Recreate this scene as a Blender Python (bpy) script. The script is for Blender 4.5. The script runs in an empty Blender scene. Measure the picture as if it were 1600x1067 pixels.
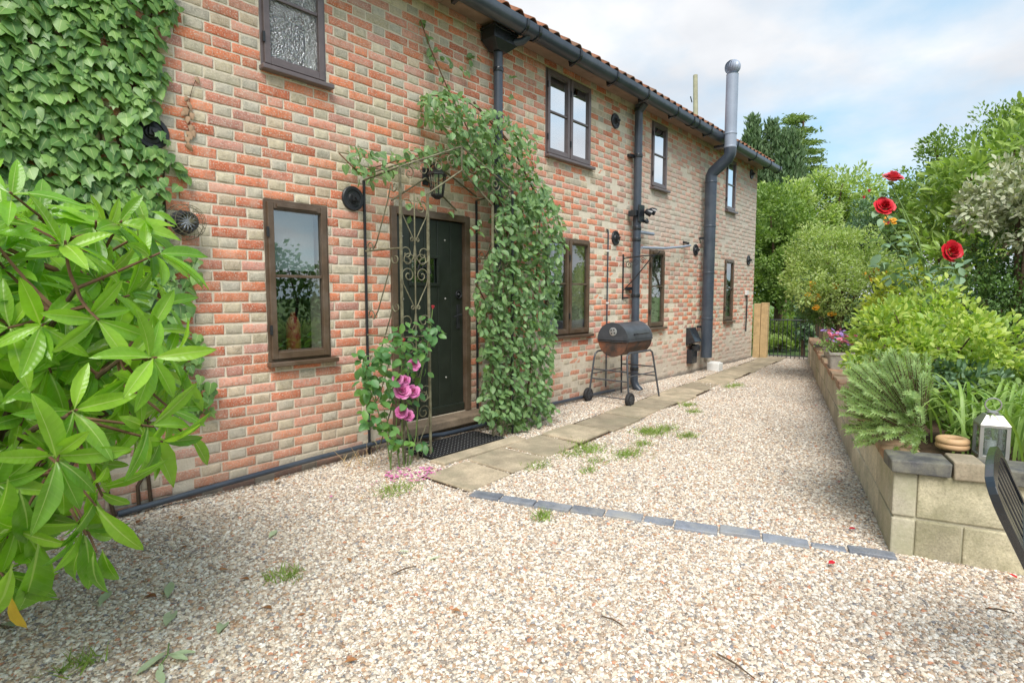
import bpy, math, random
import numpy as np
from mathutils import Vector, Matrix

# ------------------------------------------------------------------ camera
F = 870.0; CX = 800.0; CY = 533.5; CH = 1.35; CD = 4.04
TH = math.radians(41.2); PT = math.atan((CY - 462) / F)
FH = np.array([math.cos(TH), math.sin(TH), 0]); RT = np.array([math.sin(TH), -math.cos(TH), 0])
FW = FH * math.cos(PT) + np.array([0, 0, -math.sin(PT)]); UP = FH * math.sin(PT) + np.array([0, 0, math.cos(PT)])
CAM = np.array([0, -CD, CH])
def ray(x, y): return FW + RT * (x - CX) / F - UP * (y - CY) / F
def onwall(x, y, Y=0.0):                       # photo pixel -> point on the plane y = Y (house wall side)
    d = ray(x, y); return CAM + d * ((Y - CAM[1]) / d[1])
def onground(x, y, Z=0.0):
    d = ray(x, y); return CAM + d * ((Z - CAM[2]) / d[2])
def at(x, y, dist): return CAM + ray(x, y) * dist

sc = bpy.context.scene
cd = bpy.data.cameras.new('camera'); cam = bpy.data.objects.new('camera', cd); sc.collection.objects.link(cam)
cd.sensor_width = 36; cd.lens = 36 * F / 1600; cd.clip_start = 0.05; cd.clip_end = 3000
M = Matrix.Identity(4)
for i in range(3):
    M[i][0] = RT[i]; M[i][1] = UP[i]; M[i][2] = -FW[i]; M[i][3] = CAM[i]
cam.matrix_world = M; sc.camera = cam

# ------------------------------------------------------------------ sky, sun, exposure
SUN_EL = math.radians(52); SUN_AZ = math.radians(-142)   # azimuth from +x towards +y: veiled sun high over the garden, facing the house
w = bpy.data.worlds.new('World'); sc.world = w; w.use_nodes = True
nt = w.node_tree; nt.nodes.clear()
def N(t, typ, **k):
    n = t.nodes.new(typ)
    for a, b in k.items(): setattr(n, a, b)
    return n
out = N(nt, 'ShaderNodeOutputWorld'); bg = N(nt, 'ShaderNodeBackground'); bg.inputs[1].default_value = 0.10
sky = N(nt, 'ShaderNodeTexSky', sky_type='NISHITA', sun_disc=False, sun_elevation=SUN_EL,
        sun_rotation=math.pi / 2 - SUN_AZ, air_density=1.0, dust_density=1.2, ozone_density=1.0)
tc = N(nt, 'ShaderNodeTexCoord')
sep = N(nt, 'ShaderNodeSeparateXYZ'); nt.links.new(tc.outputs['Generated'], sep.inputs[0])
# clouds as a flat layer overhead: direction divided by its height
mx = N(nt, 'ShaderNodeMath', operation='MAXIMUM'); nt.links.new(sep.outputs[2], mx.inputs[0]); mx.inputs[1].default_value = 0.0
ad = N(nt, 'ShaderNodeMath', operation='ADD'); nt.links.new(mx.outputs[0], ad.inputs[0]); ad.inputs[1].default_value = 0.22
cmb = N(nt, 'ShaderNodeCombineXYZ')
for i in (0, 1):
    dv = N(nt, 'ShaderNodeMath', operation='DIVIDE'); nt.links.new(sep.outputs[i], dv.inputs[0]); nt.links.new(ad.outputs[0], dv.inputs[1]); nt.links.new(dv.outputs[0], cmb.inputs[i])
mp = N(nt, 'ShaderNodeMapping'); mp.inputs['Location'].default_value = (3.1, 0.6, 0.3); nt.links.new(cmb.outputs[0], mp.inputs[0])
n1 = N(nt, 'ShaderNodeTexNoise'); n1.inputs['Scale'].default_value = 1.35; n1.inputs['Detail'].default_value = 7; n1.inputs['Roughness'].default_value = 0.52
nt.links.new(mp.outputs[0], n1.inputs['Vector'])
cr = N(nt, 'ShaderNodeValToRGB'); cr.color_ramp.elements[0].position = 0.36; cr.color_ramp.elements[1].position = 0.58
nt.links.new(n1.outputs[0], cr.inputs[0])
n2 = N(nt, 'ShaderNodeTexNoise'); n2.inputs['Scale'].default_value = 2.1; n2.inputs['Detail'].default_value = 5
nt.links.new(mp.outputs[0], n2.inputs['Vector'])
cc = N(nt, 'ShaderNodeValToRGB'); cc.color_ramp.elements[0].position = 0.3; cc.color_ramp.elements[1].position = 0.7
cc.color_ramp.elements[0].color = (2.3, 2.42, 2.62, 1); cc.color_ramp.elements[1].color = (3.45, 3.48, 3.54, 1)
nt.links.new(n2.outputs[0], cc.inputs[0])
thin = N(nt, 'ShaderNodeMixRGB'); thin.inputs[0].default_value = 0.75; thin.inputs[2].default_value = (1.45, 2.35, 2.95, 1)   # thin high haze over the blue
nt.links.new(sky.outputs[0], thin.inputs[1])
mixc = N(nt, 'ShaderNodeMixRGB'); nt.links.new(cr.outputs[0], mixc.inputs[0]); nt.links.new(thin.outputs[0], mixc.inputs[1]); nt.links.new(cc.outputs[0], mixc.inputs[2])
nt.links.new(mixc.outputs[0], bg.inputs[0]); nt.links.new(bg.outputs[0], out.inputs[0])

sl = bpy.data.lights.new('sun', 'SUN'); sl.energy = 1.5; sl.angle = math.radians(38); sl.color = (1, 0.96, 0.9)
so = bpy.data.objects.new('sun', sl); sc.collection.objects.link(so)
sd = Vector((math.cos(SUN_EL) * math.cos(SUN_AZ), math.cos(SUN_EL) * math.sin(SUN_AZ), math.sin(SUN_EL)))
so.rotation_euler = sd.to_track_quat('Z', 'Y').to_euler(); so.location = (0, 0, 30)
sc.view_settings.view_transform = 'Standard'; sc.view_settings.look = 'None'
sc.view_settings.exposure = 1.62; sc.view_settings.gamma = 1; sc.view_settings.use_curve_mapping = False
sc.cycles.max_bounces = 6; sc.cycles.diffuse_bounces = 3; sc.cycles.glossy_bounces = 3; sc.cycles.transparent_max_bounces = 8; sc.cycles.caustics_reflective = False; sc.cycles.caustics_refractive = False
sc.cycles.use_denoising = True

random.seed(7); rng = np.random.default_rng(11)
COL = sc.collection
OFF = {}                                       # world offset of every parent

# ------------------------------------------------------------------ object helpers
def thing(name, label, cat, loc=(0, 0, 0), group=None, kind=None):
    o = bpy.data.objects.new(name, None); COL.objects.link(o)
    o.location = loc; o.empty_display_size = 0.1
    OFF[o.name] = np.array(loc, float); tag(o, label, cat, group, kind)
    return o
def tag(o, label=None, cat=None, group=None, kind=None):
    if label: o['label'] = label
    if cat: o['category'] = cat
    if group: o['group'] = group
    if kind: o['kind'] = kind
    return o
def link(name, me, parent=None, loc=None):
    o = bpy.data.objects.new(name, me); COL.objects.link(o)
    if parent is not None:
        o.parent = parent; off = OFF[parent.name]
    else: off = np.zeros(3)
    if loc is not None: o.location = np.array(loc, float) - off; OFF[o.name] = np.array(loc, float)
    else: OFF[o.name] = off
    return o
class MB:
    def __init__(s): s.v = []; s.f = []; s.c = []
    def add(s, vs, fs):
        b = len(s.v); s.v += [tuple(map(float, p)) for p in vs]; s.f += [tuple(i + b for i in f) for f in fs]; return s
    def box(s, x0, x1, y0, y1, z0, z1):
        return s.add([(x0,y0,z0),(x1,y0,z0),(x1,y1,z0),(x0,y1,z0),(x0,y0,z1),(x1,y0,z1),(x1,y1,z1),(x0,y1,z1)],
                     [(3,2,1,0),(4,5,6,7),(0,1,5,4),(1,2,6,5),(2,3,7,6),(3,0,4,7)])
    def obox(s, c, ux, uy, uz, hx, hy, hz):     # oriented box from centre, three unit axes and half sizes
        c = np.array(c, float); ux, uy, uz = [np.array(u, float) for u in (ux, uy, uz)]
        p = [c + sx*hx*ux + sy*hy*uy + sz*hz*uz for sz in (-1, 1) for sx, sy in ((-1,-1),(1,-1),(1,1),(-1,1))]
        return s.add(p, [(3,2,1,0),(4,5,6,7),(0,1,5,4),(1,2,6,5),(2,3,7,6),(3,0,4,7)])
    def tube(s, pts, r, n=8, cap=True):
        P = np.array(pts, float); m = len(P); rr = np.full(m, r) if np.isscalar(r) else np.array(r, float)
        T = np.gradient(P, axis=0); T /= np.linalg.norm(T, axis=1)[:, None] + 1e-12
        a = np.array([0, 0, 1.]) if abs(T[0][2]) < .9 else np.array([1., 0, 0])
        u = np.cross(T[0], a); u /= np.linalg.norm(u); vs = []
        for i in range(m):
            u = u - T[i] * (u @ T[i]); u /= np.linalg.norm(u) + 1e-12; v = np.cross(T[i], u)
            for k in range(n):
                t = 2 * math.pi * k / n; vs.append(P[i] + rr[i] * (math.cos(t) * u + math.sin(t) * v))
        fs = [(i*n+k, i*n+(k+1) % n, (i+1)*n+(k+1) % n, (i+1)*n+k) for i in range(m-1) for k in range(n)]
        if cap: fs += [tuple(range(n))[::-1], tuple(range((m-1)*n, m*n))]
        return s.add(vs, fs)
    def lathe(s, prof, c, n=24, ax=(0, 0, 1)):   # prof: (radius, height) pairs
        ax = np.array(ax, float); ax /= np.linalg.norm(ax); a = np.array([1., 0, 0]) if abs(ax[0]) < .9 else np.array([0, 1., 0])
        u = np.cross(ax, a); u /= np.linalg.norm(u); v = np.cross(ax, u); c = np.array(c, float)
        vs = [c + ax*h + r*(math.cos(2*math.pi*k/n)*u + math.sin(2*math.pi*k/n)*v) for r, h in prof for k in range(n)]
        m = len(prof)
        fs = [(i*n+k, i*n+(k+1) % n, (i+1)*n+(k+1) % n, (i+1)*n+k) for i in range(m-1) for k in range(n)]
        fs += [tuple(range(n))[::-1], tuple(range((m-1)*n, m*n))]
        return s.add(vs, fs)
    def ring(s, c, R, r, ax=(0, 0, 1), n=24, m=8):
        ax = np.array(ax, float); ax /= np.linalg.norm(ax); a = np.array([1., 0, 0]) if abs(ax[0]) < .9 else np.array([0, 1., 0])
        u = np.cross(ax, a); u /= np.linalg.norm(u); v = np.cross(ax, u); c = np.array(c, float); vs = []
        for k in range(n):
            d = math.cos(2*math.pi*k/n)*u + math.sin(2*math.pi*k/n)*v
            for j in range(m):
                t = 2*math.pi*j/m; vs.append(c + d*(R + r*math.cos(t)) + ax*r*math.sin(t))
        return s.add(vs, [(k*m+j, ((k+1) % n)*m+j, ((k+1) % n)*m+(j+1) % m, k*m+(j+1) % m) for k in range(n) for j in range(m)])
    def mesh(s, name, mat, off=(0, 0, 0), smooth=False):
        me = bpy.data.meshes.new(name); o = np.array(off, float)
        me.from_pydata([tuple(np.array(p) - o) for p in s.v], [], s.f)
        if mat: me.materials.append(mat)
        if smooth:
            me.polygons.foreach_set('use_smooth', [True]*len(me.polygons))
            try: me.set_sharp_from_angle(angle=math.radians(40))
            except Exception: pass
        me.update(); return me
    def build(s, name, mat, parent=None, smooth=False, bevel=0, origin=None):
        off = np.array(origin, float) if origin is not None else (OFF[parent.name] if parent is not None else np.zeros(3))
        o = link(name, s.mesh(name, mat, off, smooth), parent, origin)
        if bevel:
            b = o.modifiers.new('bevel', 'BEVEL'); b.width = bevel; b.segments = 2; b.limit_method = 'ANGLE'; b.angle_limit = math.radians(40)
        return o
def rawmesh(name, V, Fc, mat, rnd=None, col=None, smooth=False, loc=None):
    """fast mesh from arrays; Fc (n, m) faces of equal size; rnd per vertex float; col per vertex rgb"""
    me = bpy.data.meshes.new(name); V = np.ascontiguousarray(V, dtype=np.float32); Fc = np.ascontiguousarray(Fc, dtype=np.int32)
    n, m = Fc.shape
    me.vertices.add(len(V)); me.vertices.foreach_set('co', V.ravel())
    me.loops.add(n*m); me.loops.foreach_set('vertex_index', Fc.ravel())
    me.polygons.add(n); me.polygons.foreach_set('loop_start', np.arange(0, n*m, m, dtype=np.int32))
    if smooth: me.polygons.foreach_set('use_smooth', np.ones(n, dtype=bool))
    me.update(calc_edges=True)
    if rnd is not None:
        a = me.attributes.new('rnd', 'FLOAT', 'POINT'); a.data.foreach_set('value', np.ascontiguousarray(rnd, dtype=np.float32))
    if col is not None:
        a = me.attributes.new('col', 'FLOAT_VECTOR', 'POINT'); a.data.foreach_set('vector', np.ascontiguousarray(col, dtype=np.float32).ravel())
    if loc is not None:
        a = me.attributes.new('loc', 'FLOAT_VECTOR', 'POINT'); a.data.foreach_set('vector', np.ascontiguousarray(loc, dtype=np.float32).ravel())
    if mat: me.materials.append(mat)
    return me
def leafmesh(name, tpl, mat):
    v, f = np.array(tpl[0]), np.array(tpl[1]); return rawmesh(name, v, f, mat, smooth=True, loc=v)
def frames(d, n):
    d = d / (np.linalg.norm(d, axis=1)[:, None] + 1e-9)
    n = n - d * np.sum(d*n, axis=1)[:, None]; n = n / (np.linalg.norm(n, axis=1)[:, None] + 1e-9)
    x = np.cross(d, n); return np.stack([x, d, n], axis=2)
def leaf_cloud(name, tpl, P, d, n, S, mat, parent=None, smooth=False, kind='stuff', rnd=None):
    tv, tf = tpl; R = frames(np.asarray(d, float), np.asarray(n, float)); S = np.asarray(S, float); k = len(tv)
    if S.ndim == 1: S = S[:, None].repeat(3, 1)
    V = np.einsum('nij,nkj->nki', R, tv[None] * S[:, None, :]) + np.asarray(P)[:, None, :]
    Fc = (np.array(tf)[None] + (np.arange(len(P))*k)[:, None, None]).reshape(-1, len(tf[0]))
    off = OFF[parent.name] if parent is not None else np.zeros(3)
    if rnd is None: rnd = rng.random(len(P))
    o = link(name, rawmesh(name, (V - off).reshape(-1, 3), Fc, mat, rnd=np.repeat(rnd, k), smooth=smooth, loc=np.tile(tv, (len(P), 1))), parent)
    if kind: o['kind'] = kind
    return o
def leaf_objects(name, meshes, P, d, n, S, parent):
    """one object per leaf, mesh data shared"""
    R = frames(np.asarray(d, float), np.asarray(n, float)); off = OFF[parent.name]
    for i in range(len(P)):
        o = bpy.data.objects.new(name, meshes[i % len(meshes)]); COL.objects.link(o); o.parent = parent
        m = Matrix.Identity(4)
        for a in range(3):
            for b in range(3): m[a][b] = R[i][a][b] * S[i]
            m[a][3] = P[i][a] - off[a]
        o.matrix_local = m

# leaf shapes: length along +y from the stalk, width along x, upper side +z
def tpl_quad(wd=.42, fold=.12):
    return np.array([(0,0,0),(-wd/2,.45,fold),(0,1,-.05),(wd/2,.45,fold)]), [(0,1,2),(0,2,3)]
def tpl_oval(wd=.55, fold=.08, droop=.12):
    v = [(0,0,0),(-wd*.36,.22,fold),(-wd*.5,.5,fold),(-wd*.34,.8,fold-.6*droop),(0,1,-droop),(wd*.34,.8,fold-.6*droop),(wd*.5,.5,fold),(wd*.36,.22,fold),(0,.5,0)]
    return np.array(v), [(8,0,1),(8,1,2),(8,2,3),(8,3,4),(8,4,5),(8,5,6),(8,6,7),(8,7,0)]
def tpl_heart(wd=1.0, dome=.1):
    o = [(0,.06),(-.2,-.06),(-.42,.02),(-.5,.22),(-.42,.36),(-.3,.62),(0,1.0),(.3,.62),(.42,.36),(.5,.22),(.42,.02),(.2,-.06)]
    v = [(x*wd, y, -dome*(abs(x)*1.2 + max(0, y-.5))) for x, y in o] + [(0,.35,.04)]
    return np.array(v), [(12, i, (i+1) % 12) for i in range(12)]
def tpl_ivy(dome=.12):
    o = [(0,.05),(-.22,-.08),(-.5,.1),(-.36,.34),(-.4,.62),(-.18,.6),(0,1.02),(.18,.6),(.4,.62),(.36,.34),(.5,.1),(.22,-.08)]
    v = [(x, y, -dome*(abs(x)*1.2 + max(0, y-.5))) for x, y in o] + [(0,.35,.04)]
    return np.array(v), [(12, i, (i+1) % 12) for i in range(12)]
def tpl_blade(wd=.08):
    return np.array([(-wd/2,0,0),(wd/2,0,0),(0,1,0)]), [(0,1,2)]
def laurel_leaf(seed, wd=.275, droop=.24, fold=.10):
    r = random.Random(seed); st = [0,.07,.2,.4,.6,.8,.92,1.0]; wv = [.04,.13,.55,.93,1.0,.72,.36,.02]; V = []
    bend = r.uniform(-.06, .06); dr = droop * r.uniform(.2, 1.7)
    for t, q in zip(st, wv):
        z = -dr*t*t; cx = bend*math.sin(t*math.pi); h = q*wd/2
        wob = .012*math.sin(t*23+seed)
        V += [(cx-h, t, z+fold*q*.55+wob), (cx-h*.5, t, z+fold*q*.34-.5*wob), (cx, t, z), (cx+h*.5, t, z+fold*q*.34+.4*wob), (cx+h, t, z+fold*q*.55-wob)]
    Fc = [(i*5+j, i*5+j+1, (i+1)*5+j+1, (i+1)*5+j) for i in range(7) for j in range(4)]
    return np.array(V), Fc

# ------------------------------------------------------------------ materials
def mat_new(name):
    m = bpy.data.materials.new(name); m.use_nodes = True; t = m.node_tree
    b = t.nodes['Principled BSDF']; return m, t, b
def noise_tex(t, scale, detail=4, rough=.55, vec=None):
    n = N(t, 'ShaderNodeTexNoise'); n.inputs['Scale'].default_value = scale; n.inputs['Detail'].default_value = detail; n.inputs['Roughness'].default_value = rough
    if vec is not None: t.links.new(vec, n.inputs['Vector'])
    return n
def pos(t):
    return N(t, 'ShaderNodeNewGeometry').outputs['Position']
def ramp(t, src, stops, interp='LINEAR'):
    r = N(t, 'ShaderNodeValToRGB'); r.color_ramp.interpolation = interp
    e = r.color_ramp.elements
    while len(e) < len(stops): e.new(.5)
    for k, (p, c) in zip(e, stops):
        k.position = p; k.color = (*c, 1) if len(c) == 3 else c
    t.links.new(src, r.inputs[0]); return r.outputs[0]
def mixrgb(t, f, a, b, mode='MIX'):
    m = N(t, 'ShaderNodeMixRGB', blend_type=mode)
    for i, x in ((0, f), (1, a), (2, b)):
        if isinstance(x, (int, float)): m.inputs[i].default_value = x
        elif isinstance(x, tuple): m.inputs[i].default_value = (*x, 1)
        else: t.links.new(x, m.inputs[i])
    return m.outputs[0]
def math_n(t, op, a, b=0.0, clamp=False):
    m = N(t, 'ShaderNodeMath', operation=op, use_clamp=clamp)
    for i, x in ((0, a), (1, b)):
        if isinstance(x, (int, float)): m.inputs[i].default_value = x
        else: t.links.new(x, m.inputs[i])
    return m.outputs[0]
def bump(t, b, h, dist=.004, strength=.6):
    n = N(t, 'ShaderNodeBump'); n.inputs['Distance'].default_value = dist; n.inputs['Strength'].default_value = strength
    t.links.new(h, n.inputs['Height']); t.links.new(n.outputs[0], b.inputs['Normal'])
def simple(name, c, rough=.5, metal=0, var=.25, scale=9, spec=.5, bmp=.0, grime=None):
    m, t, b = mat_new(name); p = pos(t); n = noise_tex(t, scale, 5, .6, p)
    col = ramp(t, n.outputs[0], [(.25, tuple(x*(1-var) for x in c)), (.75, tuple(min(1, x*(1+var)) for x in c))])
    if bmp >= .003:
        oi = N(t, 'ShaderNodeObjectInfo'); col = mixrgb(t, 1.0, col, ramp(t, oi.outputs['Random'], [(0, (.76,.75,.74)), (.5, (1,.99,.97)), (1, (1.17,1.15,1.12))]), 'MULTIPLY')   # each stone its own tone
        gr_ = noise_tex(t, scale*14, 4, .7, p); col = mixrgb(t, .75, col, ramp(t, gr_.outputs[0], [(.3, (.62,.61,.6)), (.5, (1,1,1)), (.72, (1.3,1.28,1.25))]), 'MULTIPLY')
    if grime:
        g = noise_tex(t, scale*.35, 6, .7, p); col = mixrgb(t, ramp(t, g.outputs[0], [(.45, (0,0,0)), (.7, (1,1,1))]), col, grime)
    t.links.new(col, b.inputs['Base Color']); b.inputs['Roughness'].default_value = rough; b.inputs['Metallic'].default_value = metal
    b.inputs['Specular IOR Level'].default_value = spec
    if bmp: bump(t, b, noise_tex(t, scale*6, 4, .6, p).outputs[0], bmp)
    return m
def leafmat(name, cols, trans=.35, rough=.45, spec=.35, veins=False, tint=1.25, rib=.0, ribw=.035):
    """cols: list of colours a leaf may have; per-leaf random from the mesh attribute plus the object's own"""
    m, t, b = mat_new(name)
    a = N(t, 'ShaderNodeAttribute', attribute_name='rnd'); oi = N(t, 'ShaderNodeObjectInfo')
    r = math_n(t, 'FRACT', math_n(t, 'ADD', a.outputs['Fac'], oi.outputs['Random']))
    k = len(cols); col = ramp(t, r, [(i/(k-1) if k > 1 else 0, c) for i, c in enumerate(cols)])
    n = noise_tex(t, 14, 3, .5, pos(t)); col = mixrgb(t, .35, col, ramp(t, n.outputs[0], [(.3, (.55,.55,.55)), (.7, (1.3,1.3,1.3))]), 'MULTIPLY')
    if rib:
        la_ = N(t, 'ShaderNodeAttribute', attribute_name='loc'); sx = N(t, 'ShaderNodeSeparateXYZ'); t.links.new(la_.outputs['Vector'], sx.inputs[0])
        mk = math_n(t, 'LESS_THAN', math_n(t, 'ABSOLUTE', sx.outputs[0]), math_n(t, 'MULTIPLY', math_n(t, 'SUBTRACT', 1.1, sx.outputs[1]), ribw))
        col = mixrgb(t, math_n(t, 'MULTIPLY', mk, rib), col, (.62,.70,.30))
        sv = math_n(t, 'SINE', math_n(t, 'MULTIPLY', math_n(t, 'SUBTRACT', sx.outputs[1], math_n(t, 'MULTIPLY', math_n(t, 'ABSOLUTE', sx.outputs[0]), .8)), 62.0))
        col = mixrgb(t, math_n(t, 'MULTIPLY', math_n(t, 'GREATER_THAN', sv, .93), rib*.18), col, (.5,.62,.22))
        bump(t, b, sv, .002, .10)
    t.links.new(col, b.inputs['Base Color']); b.inputs['Roughness'].default_value = rough; b.inputs['Specular IOR Level'].default_value = spec
    tr = N(t, 'ShaderNodeBsdfTranslucent'); tcol = mixrgb(t, 1.0, col, (1.15*tint, 1.25*tint, .55), 'MULTIPLY'); t.links.new(tcol, tr.inputs[0])
    ms = N(t, 'ShaderNodeMixShader'); ms.inputs[0].default_value = trans
    t.links.new(b.outputs[0], ms.inputs[1]); t.links.new(tr.outputs[0], ms.inputs[2]); t.links.new(ms.outputs[0], t.nodes['Material Output'].inputs[0])
    return m

# bricks: per-brick colour (mesh attribute times object colour) with weathering laid over it in place
def brick_material():
    m, t, b = mat_new('old_brick'); p = pos(t)
    a = N(t, 'ShaderNodeAttribute', attribute_name='col'); oi = N(t, 'ShaderNodeObjectInfo')
    col = mixrgb(t, 1.0, a.outputs['Vector'], oi.outputs['Color'], 'MULTIPLY')
    n = noise_tex(t, 26, 6, .65, p); col = mixrgb(t, .8, col, ramp(t, n.outputs[0], [(.26, (.55,.52,.50)), (.5, (1,1,1)), (.76, (1.28,1.25,1.2))]), 'MULTIPLY')
    sp = noise_tex(t, 95, 3, .6, p); col = mixrgb(t, ramp(t, sp.outputs[0], [(.53, (0,0,0)), (.64, (.7,.7,.7))]), col, (.70,.62,.52))
    dk = noise_tex(t, 48, 4, .7, p); col = mixrgb(t, ramp(t, dk.outputs[0], [(.62, (0,0,0)), (.74, (.5,.5,.5))]), col, (.12,.085,.06))
    pl = noise_tex(t, 7.5, 4, .6, p); col = mixrgb(t, ramp(t, pl.outputs[0], [(.48, (0,0,0)), (.72, (.42,.42,.42))]), col, (.66,.55,.45))
    col = weather(t, col, p)
    t.links.new(col, b.inputs['Base Color']); b.inputs['Roughness'].default_value = .9; b.inputs['Specular IOR Level'].default_value = .2
    h = noise_tex(t, 60, 6, .7, p); bump(t, b, h.outputs[0], .006, .8)
    return m
def weather(t, col, p, k=1.0):
    s = N(t, 'ShaderNodeSeparateXYZ'); t.links.new(p, s.inputs[0]); X, Z = s.outputs[0], s.outputs[2]
    big = noise_tex(t, .75, 5, .6, p).outputs[0]; mid = noise_tex(t, 3.4, 6, .7, p).outputs[0]; fine = noise_tex(t, 17, 5, .7, p).outputs[0]
    mm = math_n(t, 'ADD', math_n(t, 'MULTIPLY', mid, .6), math_n(t, 'MULTIPLY', fine, .4))
    # grey lime wash and lichen on the far half of the wall
    gx = ramp(t, math_n(t, 'DIVIDE', X, 13.0), [(.46, (0,0,0)), (.62, (.75,.75,.75)), (.8, (.55,.55,.55)), (.93, (1,1,1))])
    gz = ramp(t, math_n(t, 'DIVIDE', Z, 4.2), [(.02, (.95,.95,.95)), (.24, (.15,.15,.15)), (.42, (.45,.45,.45)), (.58, (1,1,1)), (.78, (.8,.8,.8)), (.94, (.3,.3,.3))])
    g = math_n(t, 'MULTIPLY', math_n(t, 'MULTIPLY', gx, gz), 1.0)
    th = math_n(t, 'ADD', math_n(t, 'MULTIPLY', g, .62), math_n(t, 'ADD', math_n(t, 'MULTIPLY', big, .25), math_n(t, 'MULTIPLY', mm, .55)))
    f1 = ramp(t, th, [(.48, (0,0,0)), (.84, (.80,.80,.80))])
    col = mixrgb(t, f1, col, mixrgb(t, fine, (.46,.41,.35), (.64,.58,.50)))
    # salts along the foot of the wall
    fz = ramp(t, math_n(t, 'DIVIDE', Z, 4.2), [(.03, (1,1,1)), (.12, (.72,.72,.72)), (.21, (0,0,0))])
    f2 = ramp(t, math_n(t, 'ADD', math_n(t, 'MULTIPLY', fz, .55), math_n(t, 'MULTIPLY', mm, .7)), [(.60, (0,0,0)), (1.0, (.55,.55,.55))])
    col = mixrgb(t, f2, col, mixrgb(t, mid, (.36,.29,.22), (.52,.43,.35)))
    # remains of black bitumen paint along the very bottom
    bz = ramp(t, math_n(t, 'DIVIDE', Z, 4.2), [(.004, (1,1,1)), (.034, (0,0,0))])
    f3 = ramp(t, math_n(t, 'ADD', math_n(t, 'MULTIPLY', bz, .7), math_n(t, 'MULTIPLY', mm, .6)), [(.74, (0,0,0)), (.95, (.7,.7,.7))])
    return mixrgb(t, f3, col, (.10,.095,.09))
BRICK = brick_material()
def mortar_material():
    m, t, b = mat_new('lime_mortar'); p = pos(t); n = noise_tex(t, 9, 6, .7, p)
    col = ramp(t, n.outputs[0], [(.3, (.66,.58,.45)), (.7, (.82,.74,.60))]); col = weather(t, col, p)
    t.links.new(col, b.inputs['Base Color']); b.inputs['Roughness'].default_value = .95
    bump(t, b, noise_tex(t, 90, 5, .7, p).outputs[0], .006, .9); return m
MORTAR = mortar_material()
FRAME = simple('brown_frame', (.105,.068,.042), .32, 0, .25, 12, .5, grime=(.16,.12,.09))
FRAME_UP = simple('brown_frame_painted_sheen', (.14,.11,.11), .3, 0, .2, 12, .6)  # same brown frame, sky sheen of the upper windows put into the base colour
BLACKIRON = simple('black_iron', (.022,.024,.028), .42, 0, .35, 20, .5, .001)
BLACKPIPE = simple('black_pipe', (.042,.055,.078), .30, 0, .3, 4, .55, grime=(.075,.09,.11))
GREYFLUE = simple('grey_flue', (.30,.345,.43), .38, .1, .15, 3, .5)
RUSTIRON = simple('weathered_iron', (.13,.12,.075), .7, 0, .5, 30, .3, .002, grime=(.26,.25,.16))
STEEL = simple('brushed_steel', (.36,.355,.33), .42, .6, .15, 10)
SOFFIT = simple('soffit_board', (.36,.25,.20), .7, 0, .2, 5)
TILE = simple('clay_tile', (.30,.13,.075), .85, 0, .45, 7, .2, .003, grime=(.20,.17,.13))
STONE = simple('york_stone', (.40,.335,.245), .9, 0, .32, 6, .2, .005, grime=(.25,.225,.155))
STEPST = simple('worn_step', (.20,.155,.115), .8, 0, .3, 7, .3, .003)
SLATE = simple('blue_slate', (.21,.23,.275), .55, 0, .3, 10, .4, .003, grime=(.36,.35,.32))
CONC = simple('concrete_block', (.46,.42,.30), .95, 0, .30, 7, .2, .007, grime=(.22,.21,.12))
RENDER = simple('pale_render', (.60,.55,.44), .95, 0, .25, 5, .2, .006, grime=(.36,.35,.23))
ENGB = simple('dark_engineering_brick', (.085,.085,.09), .7, 0, .4, 14, .3, .003, grime=(.22,.21,.16))
COPING = simple('red_brown_coping', (.36,.22,.145), .9, 0, .45, 9, .2, .005, grime=(.33,.30,.20))
SOIL = simple('bed_soil', (.075,.052,.035), 1, 0, .5, 16, .1, .02)
WOOD = simple('pale_timber', (.50,.36,.19), .8, 0, .25, 9, .2, .002)
WOODG = simple('green_old_timber', (.27,.24,.13), .9, 0, .35, 9, .2, .003)
BARK = simple('bark', (.11,.075,.05), .9, 0, .4, 22, .2, .004)
TWIG = simple('red_twig', (.15,.085,.05), .8, 0, .35, 30, .2)
GSTEM = simple('green_stem', (.14,.22,.06), .6, 0, .3, 25)
DOORM = simple('dark_green_door', (.022,.028,.022), .35, 0, .3, 9, .5)
BARBQ = simple('barbecue_paint', (.065,.07,.08), .38, 0, .3, 9, .5, .001)
BARBB = simple('barbecue_burnt', (.05,.04,.035), .6, 0, .4, 8, .4, .001, grime=(.26,.10,.05))
ALU = simple('aluminium_vent', (.6,.6,.6), .3, .6, .1)
RUBBER = simple('rubber', (.02,.02,.022), .7, 0, .3, 30)
WHITE = simple('white_plastic', (.75,.75,.73), .5, 0, .08)
TERRA = simple('tan_ceramic', (.50,.32,.17), .55, 0, .15, 14, .4)
POTST = simple('carved_stone', (.40,.38,.34), .9, 0, .3, 20, .2, .006)
PAINTBLK = simple('gloss_black_paint', (.02,.024,.03), .22, 0, .2, 8, .6)
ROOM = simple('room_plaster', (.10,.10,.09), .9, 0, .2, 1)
BLIND = simple('pale_blind', (.62,.70,.70), .8, 0, .05, 2)
RED = simple('red_enamel', (.45,.03,.03), .4, 0, .1)
POLEW = simple('pole_wood', (.36,.34,.24), .9, 0, .25, 3)
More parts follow.
